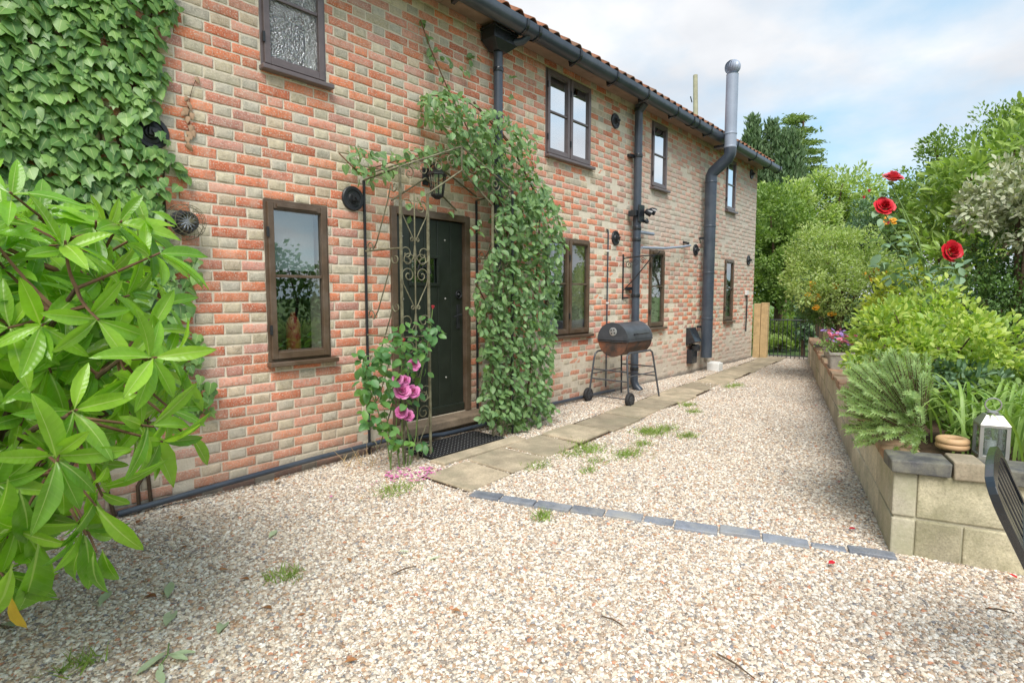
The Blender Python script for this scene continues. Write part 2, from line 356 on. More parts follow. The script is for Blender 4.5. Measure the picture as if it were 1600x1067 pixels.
def glass_material(name, refl, rough=0.0, frost=False):
    m, t, b = mat_new(name); t.nodes.remove(b)
    gl = N(t, 'ShaderNodeBsdfGlossy'); gl.inputs['Roughness'].default_value = rough; gl.inputs['Color'].default_value = (.9,.93,.95,1)
    tr = N(t, 'ShaderNodeBsdfTransparent'); tr.inputs[0].default_value = (.82,.86,.86,1)
    fr = N(t, 'ShaderNodeFresnel'); fr.inputs['IOR'].default_value = 1.5
    f = math_n(t, 'ADD', math_n(t, 'MULTIPLY', fr.outputs[0], 1.6), refl, True)
    f = math_n(t, 'MULTIPLY', f, math_n(t, 'SUBTRACT', 1.0, N(t, 'ShaderNodeNewGeometry').outputs['Backfacing']))   # only the outer face mirrors
    ms = N(t, 'ShaderNodeMixShader'); t.links.new(f, ms.inputs[0]); t.links.new(tr.outputs[0], ms.inputs[1]); t.links.new(gl.outputs[0], ms.inputs[2])
    n = noise_tex(t, 75 if frost else 1.6, 2, .5, pos(t)); bp = N(t, 'ShaderNodeBump'); bp.inputs['Distance'].default_value = .03 if frost else .01; bp.inputs['Strength'].default_value = .8 if frost else .12
    t.links.new(n.outputs[0], bp.inputs['Height']); t.links.new(bp.outputs[0], gl.inputs['Normal'])
    t.links.new(ms.outputs[0], t.nodes['Material Output'].inputs[0]); return m
GLASS = glass_material('window_glass', .22); GLASSUP = glass_material('coated_glass', .78); GLASSFR = glass_material('obscured_glass', .34, .02, True)

# ------------------------------------------------------------------ ground
def gravel_ground_mat():
    m, t, b = mat_new('gravel_bed'); p = pos(t); v = N(t, 'ShaderNodeTexVoronoi'); v.inputs['Scale'].default_value = 62; t.links.new(p, v.inputs['Vector'])
    s = N(t, 'ShaderNodeSeparateColor'); t.links.new(v.outputs['Color'], s.inputs[0])
    col = ramp(t, s.outputs[0], PEB, 'CONSTANT'); col = mixrgb(t, ramp(t, v.outputs['Distance'], [(.3, (0,0,0)), (.75, (.7,.7,.7))]), col, (.16,.12,.085))
    t.links.new(col, b.inputs['Base Color']); b.inputs['Roughness'].default_value = .9
    bump(t, b, math_n(t, 'SUBTRACT', 1, v.outputs['Distance']), .012, 1); return m
PEB = [(0, (0.607,0.515,0.423)), (.16, (0.773,0.718,0.635)), (.36, (0.432,0.340,0.267)), (.46, (0.699,0.616,0.506)), (.62, (0.331,0.294,0.267)), (.69, (0.552,0.432,0.322)), (.79, (0.810,0.782,0.727)), (.90, (0.460,0.304,0.193)), (.95, (0.248,0.248,0.267)), (.98, (0.534,0.267,0.166))]
def ret_line(x): return -3.67 + (x - 3.46) * (2.38 / 8.54)          # house-side foot of the retaining wall
def fbm2(x, y): return .5*math.sin(x*1.7+y*.6) + .3*math.sin(x*3.9-y*2.3+1) + .2*math.sin(y*5.1+x*1.1+2)
gm, t_, b_ = mat_new('rough_grass'); nn = noise_tex(t_, 3, 8, .7, pos(t_)); t_.links.new(ramp(t_, nn.outputs[0], [(.3, (.06,.12,.025)), (.7, (.17,.26,.07))]), b_.inputs['Base Color']); b_.inputs['Roughness'].default_value = 1
bump(t_, b_, noise_tex(t_, 40, 5, .7, pos(t_)).outputs[0], .05, 1)
tag(MB().add([(-400,-400,-.09),(400,-400,-.09),(400,400,-.09),(-400,400,-.09)], [(0,1,2,3)]).build('ground', gm), kind='structure')
xs = np.arange(-3.0, 13.41, .1); ys = np.arange(-8.5, .11, .1)
gv = []; gd = []
for y in ys:
    for x in xs:
        gv.append((x, y, .010*fbm2(x*1.5, y*1.5) - (.015 if y > -.4 and x < 2.8 else 0))); dist = math.hypot(x, y + CD)
        dn = 13500 if dist < 3.3 else 9500 if dist < 5 else 5200 if dist < 8 else 2700
        a = math.degrees(math.atan2(y + CD, x)); inv = -11 < a < 95 and dist > 1.4          # towards the drive in view
        gd.append(dn if inv else 0)
nx = len(xs); gf = []
for j in range(len(ys)-1):
    for i in range(nx-1):
        cx_, cy_ = xs[i]+.05, ys[j]+.05
        if cx_ > 3.7 and cy_ < ret_line(cx_) - .12: continue
        gf.append((j*nx+i, j*nx+i+1, (j+1)*nx+i+1, (j+1)*nx+i))
gme = rawmesh('gravel_drive', np.array(gv), np.array(gf), gravel_ground_mat(), smooth=True)
tag(link('gravel_drive', gme), kind='structure')
pme = rawmesh('gravel', np.array(gv), np.array(gf), None)
at_ = pme.attributes.new('dens', 'FLOAT', 'POINT'); at_.data.foreach_set('value', np.array(gd, dtype=np.float32))
def pebble_mat():
    m, t, b = mat_new('pebble'); a = N(t, 'ShaderNodeAttribute', attribute_name='prnd', attribute_type='INSTANCER')
    col = ramp(t, a.outputs['Fac'], PEB, 'CONSTANT'); a2 = N(t, 'ShaderNodeAttribute', attribute_name='pval', attribute_type='INSTANCER')
    col = mixrgb(t, 1, col, ramp(t, a2.outputs['Fac'], [(0, (.72,.70,.68)), (1, (1.15,1.12,1.08))]), 'MULTIPLY')
    n = noise_tex(t, 220, 3, .6, pos(t)); col = mixrgb(t, .45, col, ramp(t, n.outputs[0], [(.3, (.6,.6,.6)), (.7, (1.25,1.25,1.25))]), 'MULTIPLY')
    t.links.new(col, b.inputs['Base Color']); b.inputs['Roughness'].default_value = .75; b.inputs['Specular IOR Level'].default_value = .3; return m
PEBM = pebble_mat()
ng = bpy.data.node_groups.new('gravel_scatter', 'GeometryNodeTree')
ng.interface.new_socket('Geometry', in_out='INPUT', socket_type='NodeSocketGeometry'); ng.interface.new_socket('Geometry', in_out='OUTPUT', socket_type='NodeSocketGeometry')
gi = N(ng, 'NodeGroupInput'); go = N(ng, 'NodeGroupOutput'); L = ng.links.new
dp = N(ng, 'GeometryNodeDistributePointsOnFaces'); L(gi.outputs[0], dp.inputs['Mesh'])
na = N(ng, 'GeometryNodeInputNamedAttribute', data_type='FLOAT'); na.inputs['Name'].default_value = 'dens'; L(na.outputs['Attribute'], dp.inputs['Density'])
join = N(ng, 'GeometryNodeJoinGeometry')
for k in range(5):
    ic = N(ng, 'GeometryNodeMeshIcoSphere'); ic.inputs['Radius'].default_value = 1.0; ic.inputs['Subdivisions'].default_value = 2
    sp = N(ng, 'GeometryNodeSetPosition'); L(ic.outputs['Mesh'], sp.inputs['Geometry'])
    nz = N(ng, 'ShaderNodeTexNoise', noise_dimensions='4D'); nz.inputs['W'].default_value = k*3.7; nz.inputs['Scale'].default_value = .9; nz.inputs['Detail'].default_value = 1
    vm = N(ng, 'ShaderNodeVectorMath', operation='SUBTRACT'); L(nz.outputs['Color'], vm.inputs[0]); vm.inputs[1].default_value = (.5,.5,.5)
    vs_ = N(ng, 'ShaderNodeVectorMath', operation='SCALE'); L(vm.outputs[0], vs_.inputs[0]); vs_.inputs['Scale'].default_value = 1.5; L(vs_.outputs[0], sp.inputs['Offset'])
    ss = N(ng, 'GeometryNodeSetShadeSmooth'); L(sp.outputs[0], ss.inputs[0]); sm = N(ng, 'GeometryNodeSetMaterial'); sm.inputs['Material'].default_value = PEBM; L(ss.outputs[0], sm.inputs[0])
    g2 = N(ng, 'GeometryNodeGeometryToInstance'); L(sm.outputs[0], g2.inputs[0]); L(g2.outputs[0], join.inputs[0])
iop = N(ng, 'GeometryNodeInstanceOnPoints'); L(dp.outputs['Points'], iop.inputs['Points']); L(join.outputs[0], iop.inputs['Instance']); iop.inputs['Pick Instance'].default_value = True
ri = N(ng, 'FunctionNodeRandomValue', data_type='INT'); ri.inputs['Min'].default_value = 0 if False else 0
for s_ in ri.inputs:
    if s_.name == 'Max' and s_.type == 'INT': s_.default_value = 4
    if s_.name == 'Min' and s_.type == 'INT': s_.default_value = 0
L([o for o in ri.outputs if o.type == 'INT'][0], iop.inputs['Instance Index'])
def rv(dt, lo, hi, seed):
    r = N(ng, 'FunctionNodeRandomValue', data_type=dt); tp = 'VECTOR' if dt == 'FLOAT_VECTOR' else 'VALUE'
    for s_ in r.inputs:
        if s_.name == 'Min' and s_.type == tp: s_.default_value = lo
        if s_.name == 'Max' and s_.type == tp: s_.default_value = hi
        if s_.name == 'Seed': s_.default_value = seed
    return [o for o in r.outputs if o.type == tp and o.enabled][0] if any(o.enabled and o.type == tp for o in r.outputs) else [o for o in r.outputs if o.type == tp][0]
L(rv('FLOAT_VECTOR', (-.5,-.5,0), (.5,.5,6.283), 3), iop.inputs['Rotation'])
pw = N(ng, 'ShaderNodeMath', operation='POWER'); L(rv('FLOAT', 0.0, 1.0, 5), pw.inputs[0]); pw.inputs[1].default_value = 3.2
ml = N(ng, 'ShaderNodeMath', operation='MULTIPLY_ADD'); L(pw.outputs[0], ml.inputs[0]); ml.inputs[1].default_value = .0075; ml.inputs[2].default_value = .0044
sv = N(ng, 'ShaderNodeVectorMath', operation='SCALE'); L(rv('FLOAT_VECTOR', (.9,.62,.42), (1.35,1.0,.78), 6), sv.inputs[0]); L(ml.outputs[0], sv.inputs['Scale']); L(sv.outputs[0], iop.inputs['Scale'])
st1 = N(ng, 'GeometryNodeStoreNamedAttribute', data_type='FLOAT', domain='INSTANCE'); st1.inputs['Name'].default_value = 'prnd'; L(iop.outputs[0], st1.inputs['Geometry']); L(rv('FLOAT', 0.0, 1.0, 8), st1.inputs['Value'])
st2 = N(ng, 'GeometryNodeStoreNamedAttribute', data_type='FLOAT', domain='INSTANCE'); st2.inputs['Name'].default_value = 'pval'; L(st1.outputs[0], st2.inputs['Geometry']); L(rv('FLOAT', 0.0, 1.0, 9), st2.inputs['Value'])
tr_ = N(ng, 'GeometryNodeTranslateInstances'); L(st2.outputs[0], tr_.inputs[0]); L(rv('FLOAT_VECTOR', (0,0,-.001), (0,0,.007), 10), tr_.inputs['Translation'])
L(tr_.outputs[0], go.inputs[0])
go_ = link('gravel', pme); tag(go_, 'loose cream, tan and grey gravel covering the drive', 'gravel', kind='stuff')
md = go_.modifiers.new('scatter', 'NODES'); md.node_group = ng

# path slabs
path = link('path', MB().add([(2.6,-1.36,.004),(12.9,-.62,.004),(12.9,-.12,.004),(2.6,-.86,.004)], [(0,1,2,3)]).mesh('path', SOIL)); tag(path, kind='structure')
def yn(x): return -1.35 + .072*(x - 2.7)
x = 2.62; r_ = random.Random(3)
def slab(parent, name, quad, z0, z1, mat, bev=.01):
    m = MB(); q = [np.array(p, float) for p in quad]; c = sum(q)/4
    m.add([(p[0], p[1], z0) for p in q] + [(p[0]+(c-p)[0]*.02, p[1]+(c-p)[1]*.02, z1 + r_.uniform(-.003,.003)) for p in q], [(3,2,1,0),(4,5,6,7),(0,1,5,4),(1,2,6,5),(2,3,7,6),(3,0,4,7)])
    return m.build(name, mat, parent, bevel=bev, origin=(c[0], c[1], 0))
while x < 12.8:
    l = r_.uniform(.42, .72); wd = r_.uniform(.44, .50); j = r_.uniform(-.03,.03); k = r_.uniform(-.03,.03)
    slab(path, 'paving_slab', [(x, yn(x)+j), (x+l-.028+k, yn(x+l)+j), (x+l-.028, yn(x+l)+wd), (x, yn(x)+wd)], -.03, .019 + r_.uniform(-.006,.006), STONE)
    x += l

# slate strip set in the gravel
edging = thing('slate_edging', 'row of blue-grey slates set flush across the gravel drive', 'edging', (2.98, -2.5, 0))
A = np.array([2.60,-1.40]); B = np.array([3.36,-3.56]); dv_ = (B-A)/np.linalg.norm(B-A); nv = np.array([-dv_[1], dv_[0]])
tt = 0; Ls = np.linalg.norm(B-A); rs = random.Random(5)
while tt < Ls:
    l = rs.uniform(.17, .25); wv_ = rs.uniform(.046, .064) if tt < Ls-.4 else .038; o_ = rs.uniform(-.014,.014)
    p = [A+dv_*tt+nv*(o_-wv_), A+dv_*(tt+l-.008)+nv*(o_-wv_+rs.uniform(-.006,.006)), A+dv_*(tt+l-.008)+nv*(o_+wv_), A+dv_*tt+nv*(o_+wv_)]
    slab(edging, 'slate', p[::-1] if False else p, -.02, .011 + rs.uniform(-.006,.007), SLATE, .004); tt += l

# ------------------------------------------------------------------ house
HX0, HX1, EAVE = -3.2, 12.56, 4.05
WIN = [dict(x=(1.91,2.42), z=(2.98,3.95), n=1, up=1), dict(x=(5.20,6.13), z=(2.98,3.95), n=2, up=1), dict(x=(7.77,8.28), z=(2.98,3.95), n=1, up=1), dict(x=(10.77,11.27), z=(2.98,3.95), n=1, up=1),
       dict(x=(1.89,2.40), z=(.86,2.05), n=1, up=0), dict(x=(5.20,6.14), z=(.86,2.05), n=2, up=0), dict(x=(7.77,8.28), z=(.86,2.05), n=1, up=0), dict(x=(10.84,11.32), z=(.86,2.05), n=1, up=0)]
DOOR = (3.0, 3.96, .19, 2.13)
OPEN = [(w_['x'][0], w_['x'][1], w_['z'][0]-.0, w_['z'][1]) for w_ in WIN] + [DOOR]
house = thing('house', 'long red brick cottage with pale headers, brown windows and black gutter', 'house', (5, 0, 0))
# mortar skin with the openings cut out, reveals, and the other three walls
wm = MB(); X = sorted({HX0, HX1, *[v for o in OPEN for v in o[:2]]}); Z = sorted({-.15, EAVE, *[v for o in OPEN for v in o[2:]]}); YM = .0040
for i in range(len(X)-1):
    for j in range(len(Z)-1):
        cx_, cz_ = (X[i]+X[i+1])/2, (Z[j]+Z[j+1])/2
        if any(o[0] < cx_ < o[1] and o[2] < cz_ < o[3] for o in OPEN): continue
        wm.add([(X[i],YM,Z[j]),(X[i+1],YM,Z[j]),(X[i+1],YM,Z[j+1]),(X[i],YM,Z[j+1])], [(0,1,2,3)])
for a, b, c, d in OPEN:
    for q in ([(a,YM,c),(a,YM,d),(a,.3,d),(a,.3,c)], [(b,YM,c),(b,.3,c),(b,.3,d),(b,YM,d)], [(a,YM,d),(b,YM,d),(b,.3,d),(a,.3,d)], [(a,YM,c),(a,.3,c),(b,.3,c),(b,YM,c)]): wm.add(q, [(0,1,2,3)])
D2 = 5.2
wm.add([(HX0,YM,-.15),(HX0,D2,-.15),(HX0,D2,EAVE),(HX0,YM,EAVE)], [(0,1,2,3)]).add([(HX1,YM,-.15),(HX1,D2,-.15),(HX1,D2,EAVE),(HX1,D2/2,EAVE+2),(HX1,YM,EAVE)], [(0,1,2,3,4)]).add([(HX0,D2,-.15),(HX1,D2,-.15),(HX1,D2,EAVE),(HX0,D2,EAVE)], [(0,1,2,3)])
wall = wm.build('wall', MORTAR, house)
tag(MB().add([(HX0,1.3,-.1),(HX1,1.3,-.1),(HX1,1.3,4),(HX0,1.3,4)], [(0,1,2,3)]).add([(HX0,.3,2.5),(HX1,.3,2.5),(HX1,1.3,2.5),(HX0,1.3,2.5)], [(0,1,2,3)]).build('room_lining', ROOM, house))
# bricks: Flemish bond, red stretchers and pale headers
CZ = .074; ST = .240; HD = .124; Z0 = -.03 - CZ; JT = .0130
bricks = []; rb = random.Random(21)
nrow = int((EAVE - Z0)/CZ) + 1
def subtract(r, o):
    x0, x1, z0, z1 = r; a, b, c, d = o
    if a >= x1 or b <= x0 or c >= z1 or d <= z0: return [r]
    R_ = []
    if x0 < a: R_.append((x0, a-.004, z0, z1))
    if x1 > b: R_.append((b+.004, x1, z0, z1))
    xa, xb = max(x0, a), min(x1, b)
    if z0 < c: R_.append((xa, xb, z0, c-.004))
    if z1 > d: R_.append((xa, xb, d+.004, z1))
    return R_
for row in range(nrow):
    z0 = Z0 + row*CZ; z1 = min(z0 + CZ, EAVE); zj = rb.uniform(-.002,.002)
    base = -2.9 + (0 if row % 2 else (ST+HD)/2) + .06; k = 0; x = base + rb.uniform(-.01,.01); wob = rb.uniform(-.012,.012)
    while x < HX1:
        hd = k % 2; k += 1
        xe = base + (k//2)*(ST+HD) + (ST if k % 2 else 0) + wob*math.sin(k*.37 + row) + rb.uniform(-.006,.006)
        cuts = [(x, xe, hd)]
        if not hd and rb.random() < .04: cuts = [(x, (x+xe)/2, 0), ((x+xe)/2, xe, 1)]
        for xa, xb, h_ in cuts:
            ps = [(xa + JT/2, min(xb, HX1) - JT/2, z0 + JT/2 + zj + rb.uniform(-.0015,.0015), z1 - JT/2 + zj)]
            for o in OPEN: ps = [q for p in ps for q in subtract(p, o)]
            for p in ps:
                if p[1]-p[0] > .018 and p[3]-p[2] > .018 and p[3] > -.06 and p[0] > -.8: bricks.append((p, h_))
        x = xe
reds = [(.66,.215,.115), (.70,.235,.12), (.63,.245,.155), (.68,.33,.24), (.60,.18,.095), (.68,.28,.195), (.58,.28,.22), (.72,.27,.15)]
buffs = [(.56,.48,.335), (.52,.465,.345), (.60,.53,.385), (.49,.445,.35), (.57,.46,.33), (.53,.49,.40)]
def brick_geo(L_, H_, rnd, spall):
    """front grid 6 x 4 with worn edges, sides going back into the mortar; local: x length, z height, front at y = 0 facing -y"""
    nx_, nz_ = 6, 4; V = []
    for j in range(nz_):
        for i in range(nx_):
            u, v = i/(nx_-1), j/(nz_-1); e = 0
            if i in (0, nx_-1) or j in (0, nz_-1): e = .0010 + rnd.uniform(0,.0012)
            if (i in (0, nx_-1)) and (j in (0, nz_-1)): e += .001
            uu = u if i in (0, nx_-1) else min(max(u + rnd.uniform(-.03,.03), .03), .97)
            if i == 1: uu = .0035/L_*1.6
            if i == nx_-2: uu = 1 - .0035/L_*1.6
            vv = v
            if j == 1: vv = .07
            if j == 2: vv = .93
            d = e + rnd.uniform(0,.0016)
            if spall and 0 < i < nx_-1 and rnd.random() < .75: d += rnd.uniform(.0005,.0028)*min(spall, 1.0)
            V.append(((uu-.5)*L_ + (rnd.uniform(-.0025,.0025) if i in (0, nx_-1) else 0), d - .0012, (vv-.5)*H_ + (rnd.uniform(-.0025,.0022) if j in (0, nz_-1) else 0)))
    Fq = [(j*nx_+i, j*nx_+i+1, (j+1)*nx_+i+1, (j+1)*nx_+i) for j in range(nz_-1) for i in range(nx_-1)]
    per = [i for i in range(nx_)] + [(j*nx_+nx_-1) for j in range(1, nz_)] + [(nz_-1)*nx_+i for i in range(nx_-2, -1, -1)] + [j*nx_ for j in range(nz_-2, 0, -1)]
    b0 = len(V); V += [(V[q][0], .02, V[q][2]) for q in per]; m = len(per)
    Fq += [(per[q], b0+q, b0+(q+1) % m, per[(q+1) % m]) for q in range(m)]
    return V, Fq
def px_of(x, z):
    v = np.array([x, 0, z]) - CAM; zz = v @ FW; return CX + F*(v @ RT)/zz, CY - F*(v @ UP)/zz, zz
IVYX = lambda z: 1.30 if z > 1.75 else 1.42
cand = []
for i, (p, hd) in enumerate(bricks):
    px, py, zz = px_of((p[0]+p[1])/2, (p[2]+p[3])/2)
    full = p[1]-p[0] > (.10 if hd else .19) and p[3]-p[2] > .055
    inview = 0 < px < 1600 and 0 < py < 1067
    if full and inview and (p[0]+p[1])/2 > IVYX((p[2]+p[3])/2) + .04 and p[2] > -.02: cand.append((zz, i))
near = {i for _, i in sorted(cand)[:300]}
def brick_col(hd, rnd):
    c = rnd.choice(buffs) if (hd or rnd.random() < .05) else rnd.choice(reds)
    if hd and rnd.random() < .08: c = rnd.choice(reds)
    g = rnd.uniform(.85, 1.12); return tuple(x*g for x in c)
shared = {}
for hd in (0, 1):
    for k in range(10):
        V, Fq = brick_geo((HD if hd else ST)-JT, CZ-JT, random.Random(100*hd+k), 1.0 if k == 9 else .35 if k > 6 else 0)
        shared[hd, k] = rawmesh('brick', np.array(V), np.array(Fq), BRICK, col=np.ones((len(V), 3)))
SV = []; SF = []; SC = []; nb = 0
for i, (p, hd) in enumerate(bricks):
    c = brick_col(hd, rb); cx_, cz_ = (p[0]+p[1])/2, (p[2]+p[3])/2; L_, H_ = p[1]-p[0], p[3]-p[2]
    if i in near:
        o = bpy.data.objects.new('brick', shared[hd, rb.choice((0,1,2,3,4,5,6,7,8,9))]); COL.objects.link(o); o.parent = wall
        o.location = np.array((cx_, rb.uniform(-.002,.0015), cz_)) - OFF[wall.name]; o.scale = (L_/((HD if hd else ST)-JT), 1, H_/(CZ-JT)); o.color = (*c, 1)
    else:
        lowwear = cz_ < .75 or (cx_ > 6 and rb.random() < .3)
        V, Fq = brick_geo(L_, H_, rb, (1.3 if rb.random() < (.3 if lowwear else .05) else .3 if rb.random() < .4 else 0)); dy = rb.uniform(-.002,.0015) + (rb.uniform(0,.006) if lowwear else 0)
        SV += [(a+cx_, b+dy, d+cz_) for a, b, d in V]; SF += [tuple(q+nb for q in f) for f in Fq]; SC += [c]*len(V); nb += len(V)
bw = link('brickwork', rawmesh('brickwork', np.array(SV) - OFF[wall.name], np.array(SF), BRICK, col=np.array(SC)), wall); bw['kind'] = 'stuff'

# windows
def window(W_, mat_f, gl):
    x0, x1 = W_['x']; z0, z1 = W_['z']; m = MB(); fw = .038
    m.box(x0, x0+fw, -.002, .07, z0, z1).box(x1-fw, x1, -.002, .07, z0, z1).box(x0+fw, x1-fw, -.0015, .07, z1-fw, z1).box(x0+fw, x1-fw, -.0015, .07, z0, z0+fw)
    if W_['n'] == 2: m.box((x0+x1)/2-.024, (x0+x1)/2+.024, -.001, .07, z0+fw, z1-fw)
    win = m.build('window', mat_f, house, bevel=.003)
    MB().box(x0-.012, x1+.035, -.065, .02, z0-.035, z0-.001).build('sill', mat_f, win, bevel=.006)
    spans = [(x0+fw*.55, x1-fw*.55)] if W_['n'] == 1 else [(x0+fw*.55, (x0+x1)/2-.010), ((x0+x1)/2+.010, x1-fw*.55)]
    for a, b in spans:
        s = .046; zb, zt = z0+fw*.5, z1-fw*.5; zm = (zb+zt)/2 + (.04 if not W_['up'] else .01)
        q = MB().box(a, a+s, -.022, .03, zb, zt).box(b-s, b, -.022, .03, zb, zt).box(a+s, b-s, -.0215, .03, zt-s, zt).box(a+s, b-s, -.0215, .03, zb, zb+s*1.15)
        q.build('sash', mat_f, win, bevel=.004)
        MB().box(a+s, b-s, -.012, .024, zm-.011, zm+.011).build('glazing_bar', mat_f, win, bevel=.003)
        for c, d in ((zb+s*1.15, zm-.011), (zm+.011, zt-s)):
            MB().box(a+s-.003, b-s+.003, .006, .010, c-.003, d+.003).build('pane', gl, win)
        # beads round the glass
        MB().box(a+s, b-s, -.006, .005, zb+s*1.15, zb+s*1.15+.010).box(a+s, b-s, -.006, .005, zt-s-.010, zt-s).build('glazing_bead', mat_f, win)
        for hz in (z0+.2*(z1-z0), z1-.2*(z1-z0)):
            MB().box(a-.012, a+.004, -.030, -.015, hz-.035, hz+.035).build('hinge', BLACKIRON, win)
        if not W_['up']:
            MB().box(a+s+.02, b-s-.04, -.034, -.019, zt-.036, zt-.012).build('vent_cover', mat_f, win, bevel=.003)
    MB().box(x0+.03, x1-.03, .16, .19, z0-.02, z0).build('inner_sill', WHITE, win)
    if W_['up'] and W_ is not WIN[0]: MB().box(x0+.05, x1-.05, .20, .205, z0+.03, z1-.02).build('blind', BLIND, win)
    elif W_ is WIN[4]: MB().box(x0+.05, x1-.05, .13, .135, (z0+z1)/2+.09, z1-.02).build('blind', BLIND, win)
    elif W_['n'] == 2 or W_ is WIN[6]: MB().box(x0+.05, x0+.05+(x1-x0)*.42, .2, .205, z0+.03, z1-.02).build('curtain', BLIND, win)
    return win
for W_ in WIN: window(W_, FRAME_UP if W_['up'] else FRAME, GLASSFR if W_ is WIN[0] else GLASSUP if W_['up'] else GLASS)
# things standing on the inner sill
ext = thing('red_bottle', 'red cylinder bottle standing inside the ground floor window by the laurel', 'bottle', (2.19,.20,.86))
MB().lathe([(.052,0),(.056,.02),(.056,.26),(.04,.31),(.02,.33),(.02,.36)], (2.19,.20,.86), 20).build('body', RED, ext, True)
MB().box(2.165,2.215,.185,.215,1.22,1.245).build('cap', BLACKIRON, ext, bevel=.004)

# door
x0, x1, z0, z1 = DOOR
df = MB().box(x0, x0+.065, -.02, .10, z0, z1).box(x1-.065, x1, -.02, .10, z0, z1).box(x0+.065, x1-.065, -.019, .10, z1-.065, z1).build('door_frame', FRAME, house, bevel=.005)
door = MB().box(x0+.067, x1-.067, .045, .07, z0+.012, z1-.067).build('door', DOORM, house)
npl = 5; pw_ = (x1-x0-.134)/npl
for k in range(npl):
    a = x0+.067+k*pw_; b = a+pw_
    hatch = k in (1, 2)
    if not hatch: MB().box(a+.002, b-.002, .025, .047, z0+.014, z1-.069).build('plank', DOORM, door, bevel=.005)
    else:
        MB().box(a+.002, b-.002, .025, .047, z0+.014, 1.47).build('plank', DOORM, door, bevel=.005)
        MB().box(a+.002, b-.002, .025, .047, 1.70, z1-.069).build('plank', DOORM, door, bevel=.005)
ha, hb = x0+.067+pw_, x0+.067+3*pw_
MB().box(ha-.02, hb+.02, .012, .03, 1.70, 1.73).box(ha-.02, hb+.02, .012, .03, 1.44, 1.47).box(ha-.02, ha+.008, .012, .03, 1.47, 1.70).box(hb-.008, hb+.02, .012, .03, 1.47, 1.70).build('hatch_frame', DOORM, door, bevel=.003)
MB().box(ha, hb, .040, .044, 1.465, 1.705).build('hatch_pane', GLASS, door)
gr = MB(); hc = ((ha+hb)/2, .02, 1.585)
gr.ring(hc, .075, .006, (0,1,0), 24, 6).ring(hc, .035, .005, (0,1,0), 18, 6)
for k in range(8):
    a = k*math.pi/4; gr.ring((hc[0]+.055*math.cos(a), .02, hc[2]+.055*math.sin(a)), .02, .0035, (0,1,0), 12, 5)
gr.build('hatch_grille', BLACKIRON, door, True)
MB().box(x0+.07, x1-.07, .005, .045, z0+.012, z0+.085).build('weather_bar', DOORM, door, bevel=.008)
for sx in (x0+.15, x1-.30):
    for sz in (.55, .95, 1.32, 1.88): MB().lathe([(.011,0),(.009,.006),(.003,.010)], (sx, .026, sz), 10, (0,-1,0)).build('stud', STEEL, door, True)
MB().box(x1-.155, x1-.115, .012, .03, 1.02, 1.26).build('lock_plate', BLACKIRON, door, bevel=.006)
MB().tube([(x1-.135,.01,1.16),(x1-.135,-.03,1.16),(x1-.19,-.035,1.155),(x1-.24,-.03,1.14)], .009, 8).build('door_handle', BLACKIRON, door, True)
MB().ring((x1-.135, .012, 1.36), .035, .007, (0,1,0), 20, 7).lathe([(.02,0),(.018,.02),(.008,.03)], (x1-.135,.03,1.36), 14, (0,-1,0)).build('door_knob', BLACKIRON, door, True)
MB().box(x0-.06, x1+.1, -.20, .06, .105, .185).build('door_step', STEPST, house, bevel=.012)
MB().box(x0-.05, x1+.09, -.10, .02, -.06, .105).build('door_step', STEPST, house, bevel=.008)

# eaves: soffit boards, fascia, gutter, brackets
EX0, EX1 = -1.2, 12.68
sof = MB().add([(EX0,-.20,4.06),(EX1,-.20,4.06),(EX1,.02,4.06),(EX0,.02,4.06)], [(3,2,1,0)]).build('soffit', SOFFIT, house)
x = EX0
while x < EX1:
    l = min(2.4, EX1-x); MB().box(x, x+l-.004, -.195, .004, 4.035, 4.055).build('soffit_board', SOFFIT, sof, bevel=.003); x += l
MB().box(EX0, EX1, -.215, -.196, 4.005, 4.15).build('fascia', SOFFIT, house)
GY, GZ, GR = -.300, 4.035, .082
def gutter_mesh(xa, xb, r, th=.004):
    m = MB(); n = 16; prof = [(GY + r*math.cos(math.pi + math.pi*k/n), GZ + r*math.sin(math.pi + math.pi*k/n)*1.0) for k in range(n+1)]
    prof = [(GY-r, GZ+.035)] + prof + [(GY+r, GZ+.035)]; inn = [(y + (th if y < GY else -th), z+th) for y, z in prof][::-1]; inn[0] = (inn[0][0], prof[-1][1]); inn[-1] = (inn[-1][0], prof[0][1])
    pr = prof + inn; k = len(pr)
    m.add([(xa, y, z) for y, z in pr] + [(xb, y, z) for y, z in pr], [(i, (i+1) % k, (i+1) % k + k, i+k) for i in range(k)] + [tuple(range(k))[::-1], tuple(range(k, 2*k))])
    return m
gut = gutter_mesh(EX0, 12.86, GR).build('gutter', BLACKPIPE, house, True)
gx_ = [.3, 1.4, 2.5, 3.55, 4.42, 4.62, 5.35, 6.15, 6.95, 7.85, 8.42, 8.62, 9.1, 10.3, 11.3, 12.2]
for k, xg in enumerate(gx_):
    gutter_mesh(xg-.018, xg+.018, GR+.011, .008).build('gutter_bracket', PAINTBLK, gut, True)
    if k not in (4, 5, 10, 11): MB().add([(xg-.02,-.23,3.93),(xg+.02,-.23,3.93),(xg+.02,-.21,4.05),(xg-.02,-.21,4.05),(xg-.02,-.30,3.95),(xg+.02,-.30,3.95),(xg+.02,-.30,4.0),(xg-.02,-.30,4.0)], [(0,1,2,3),(4,5,1,0),(7,6,5,4),(3,2,6,7),(0,3,7,4),(1,5,6,2)]).build('bracket_arm', PAINTBLK, gut)
gutter_mesh(12.80, 12.87, GR+.013, .03).build('gutter_stop_end', PAINTBLK, gut, True)
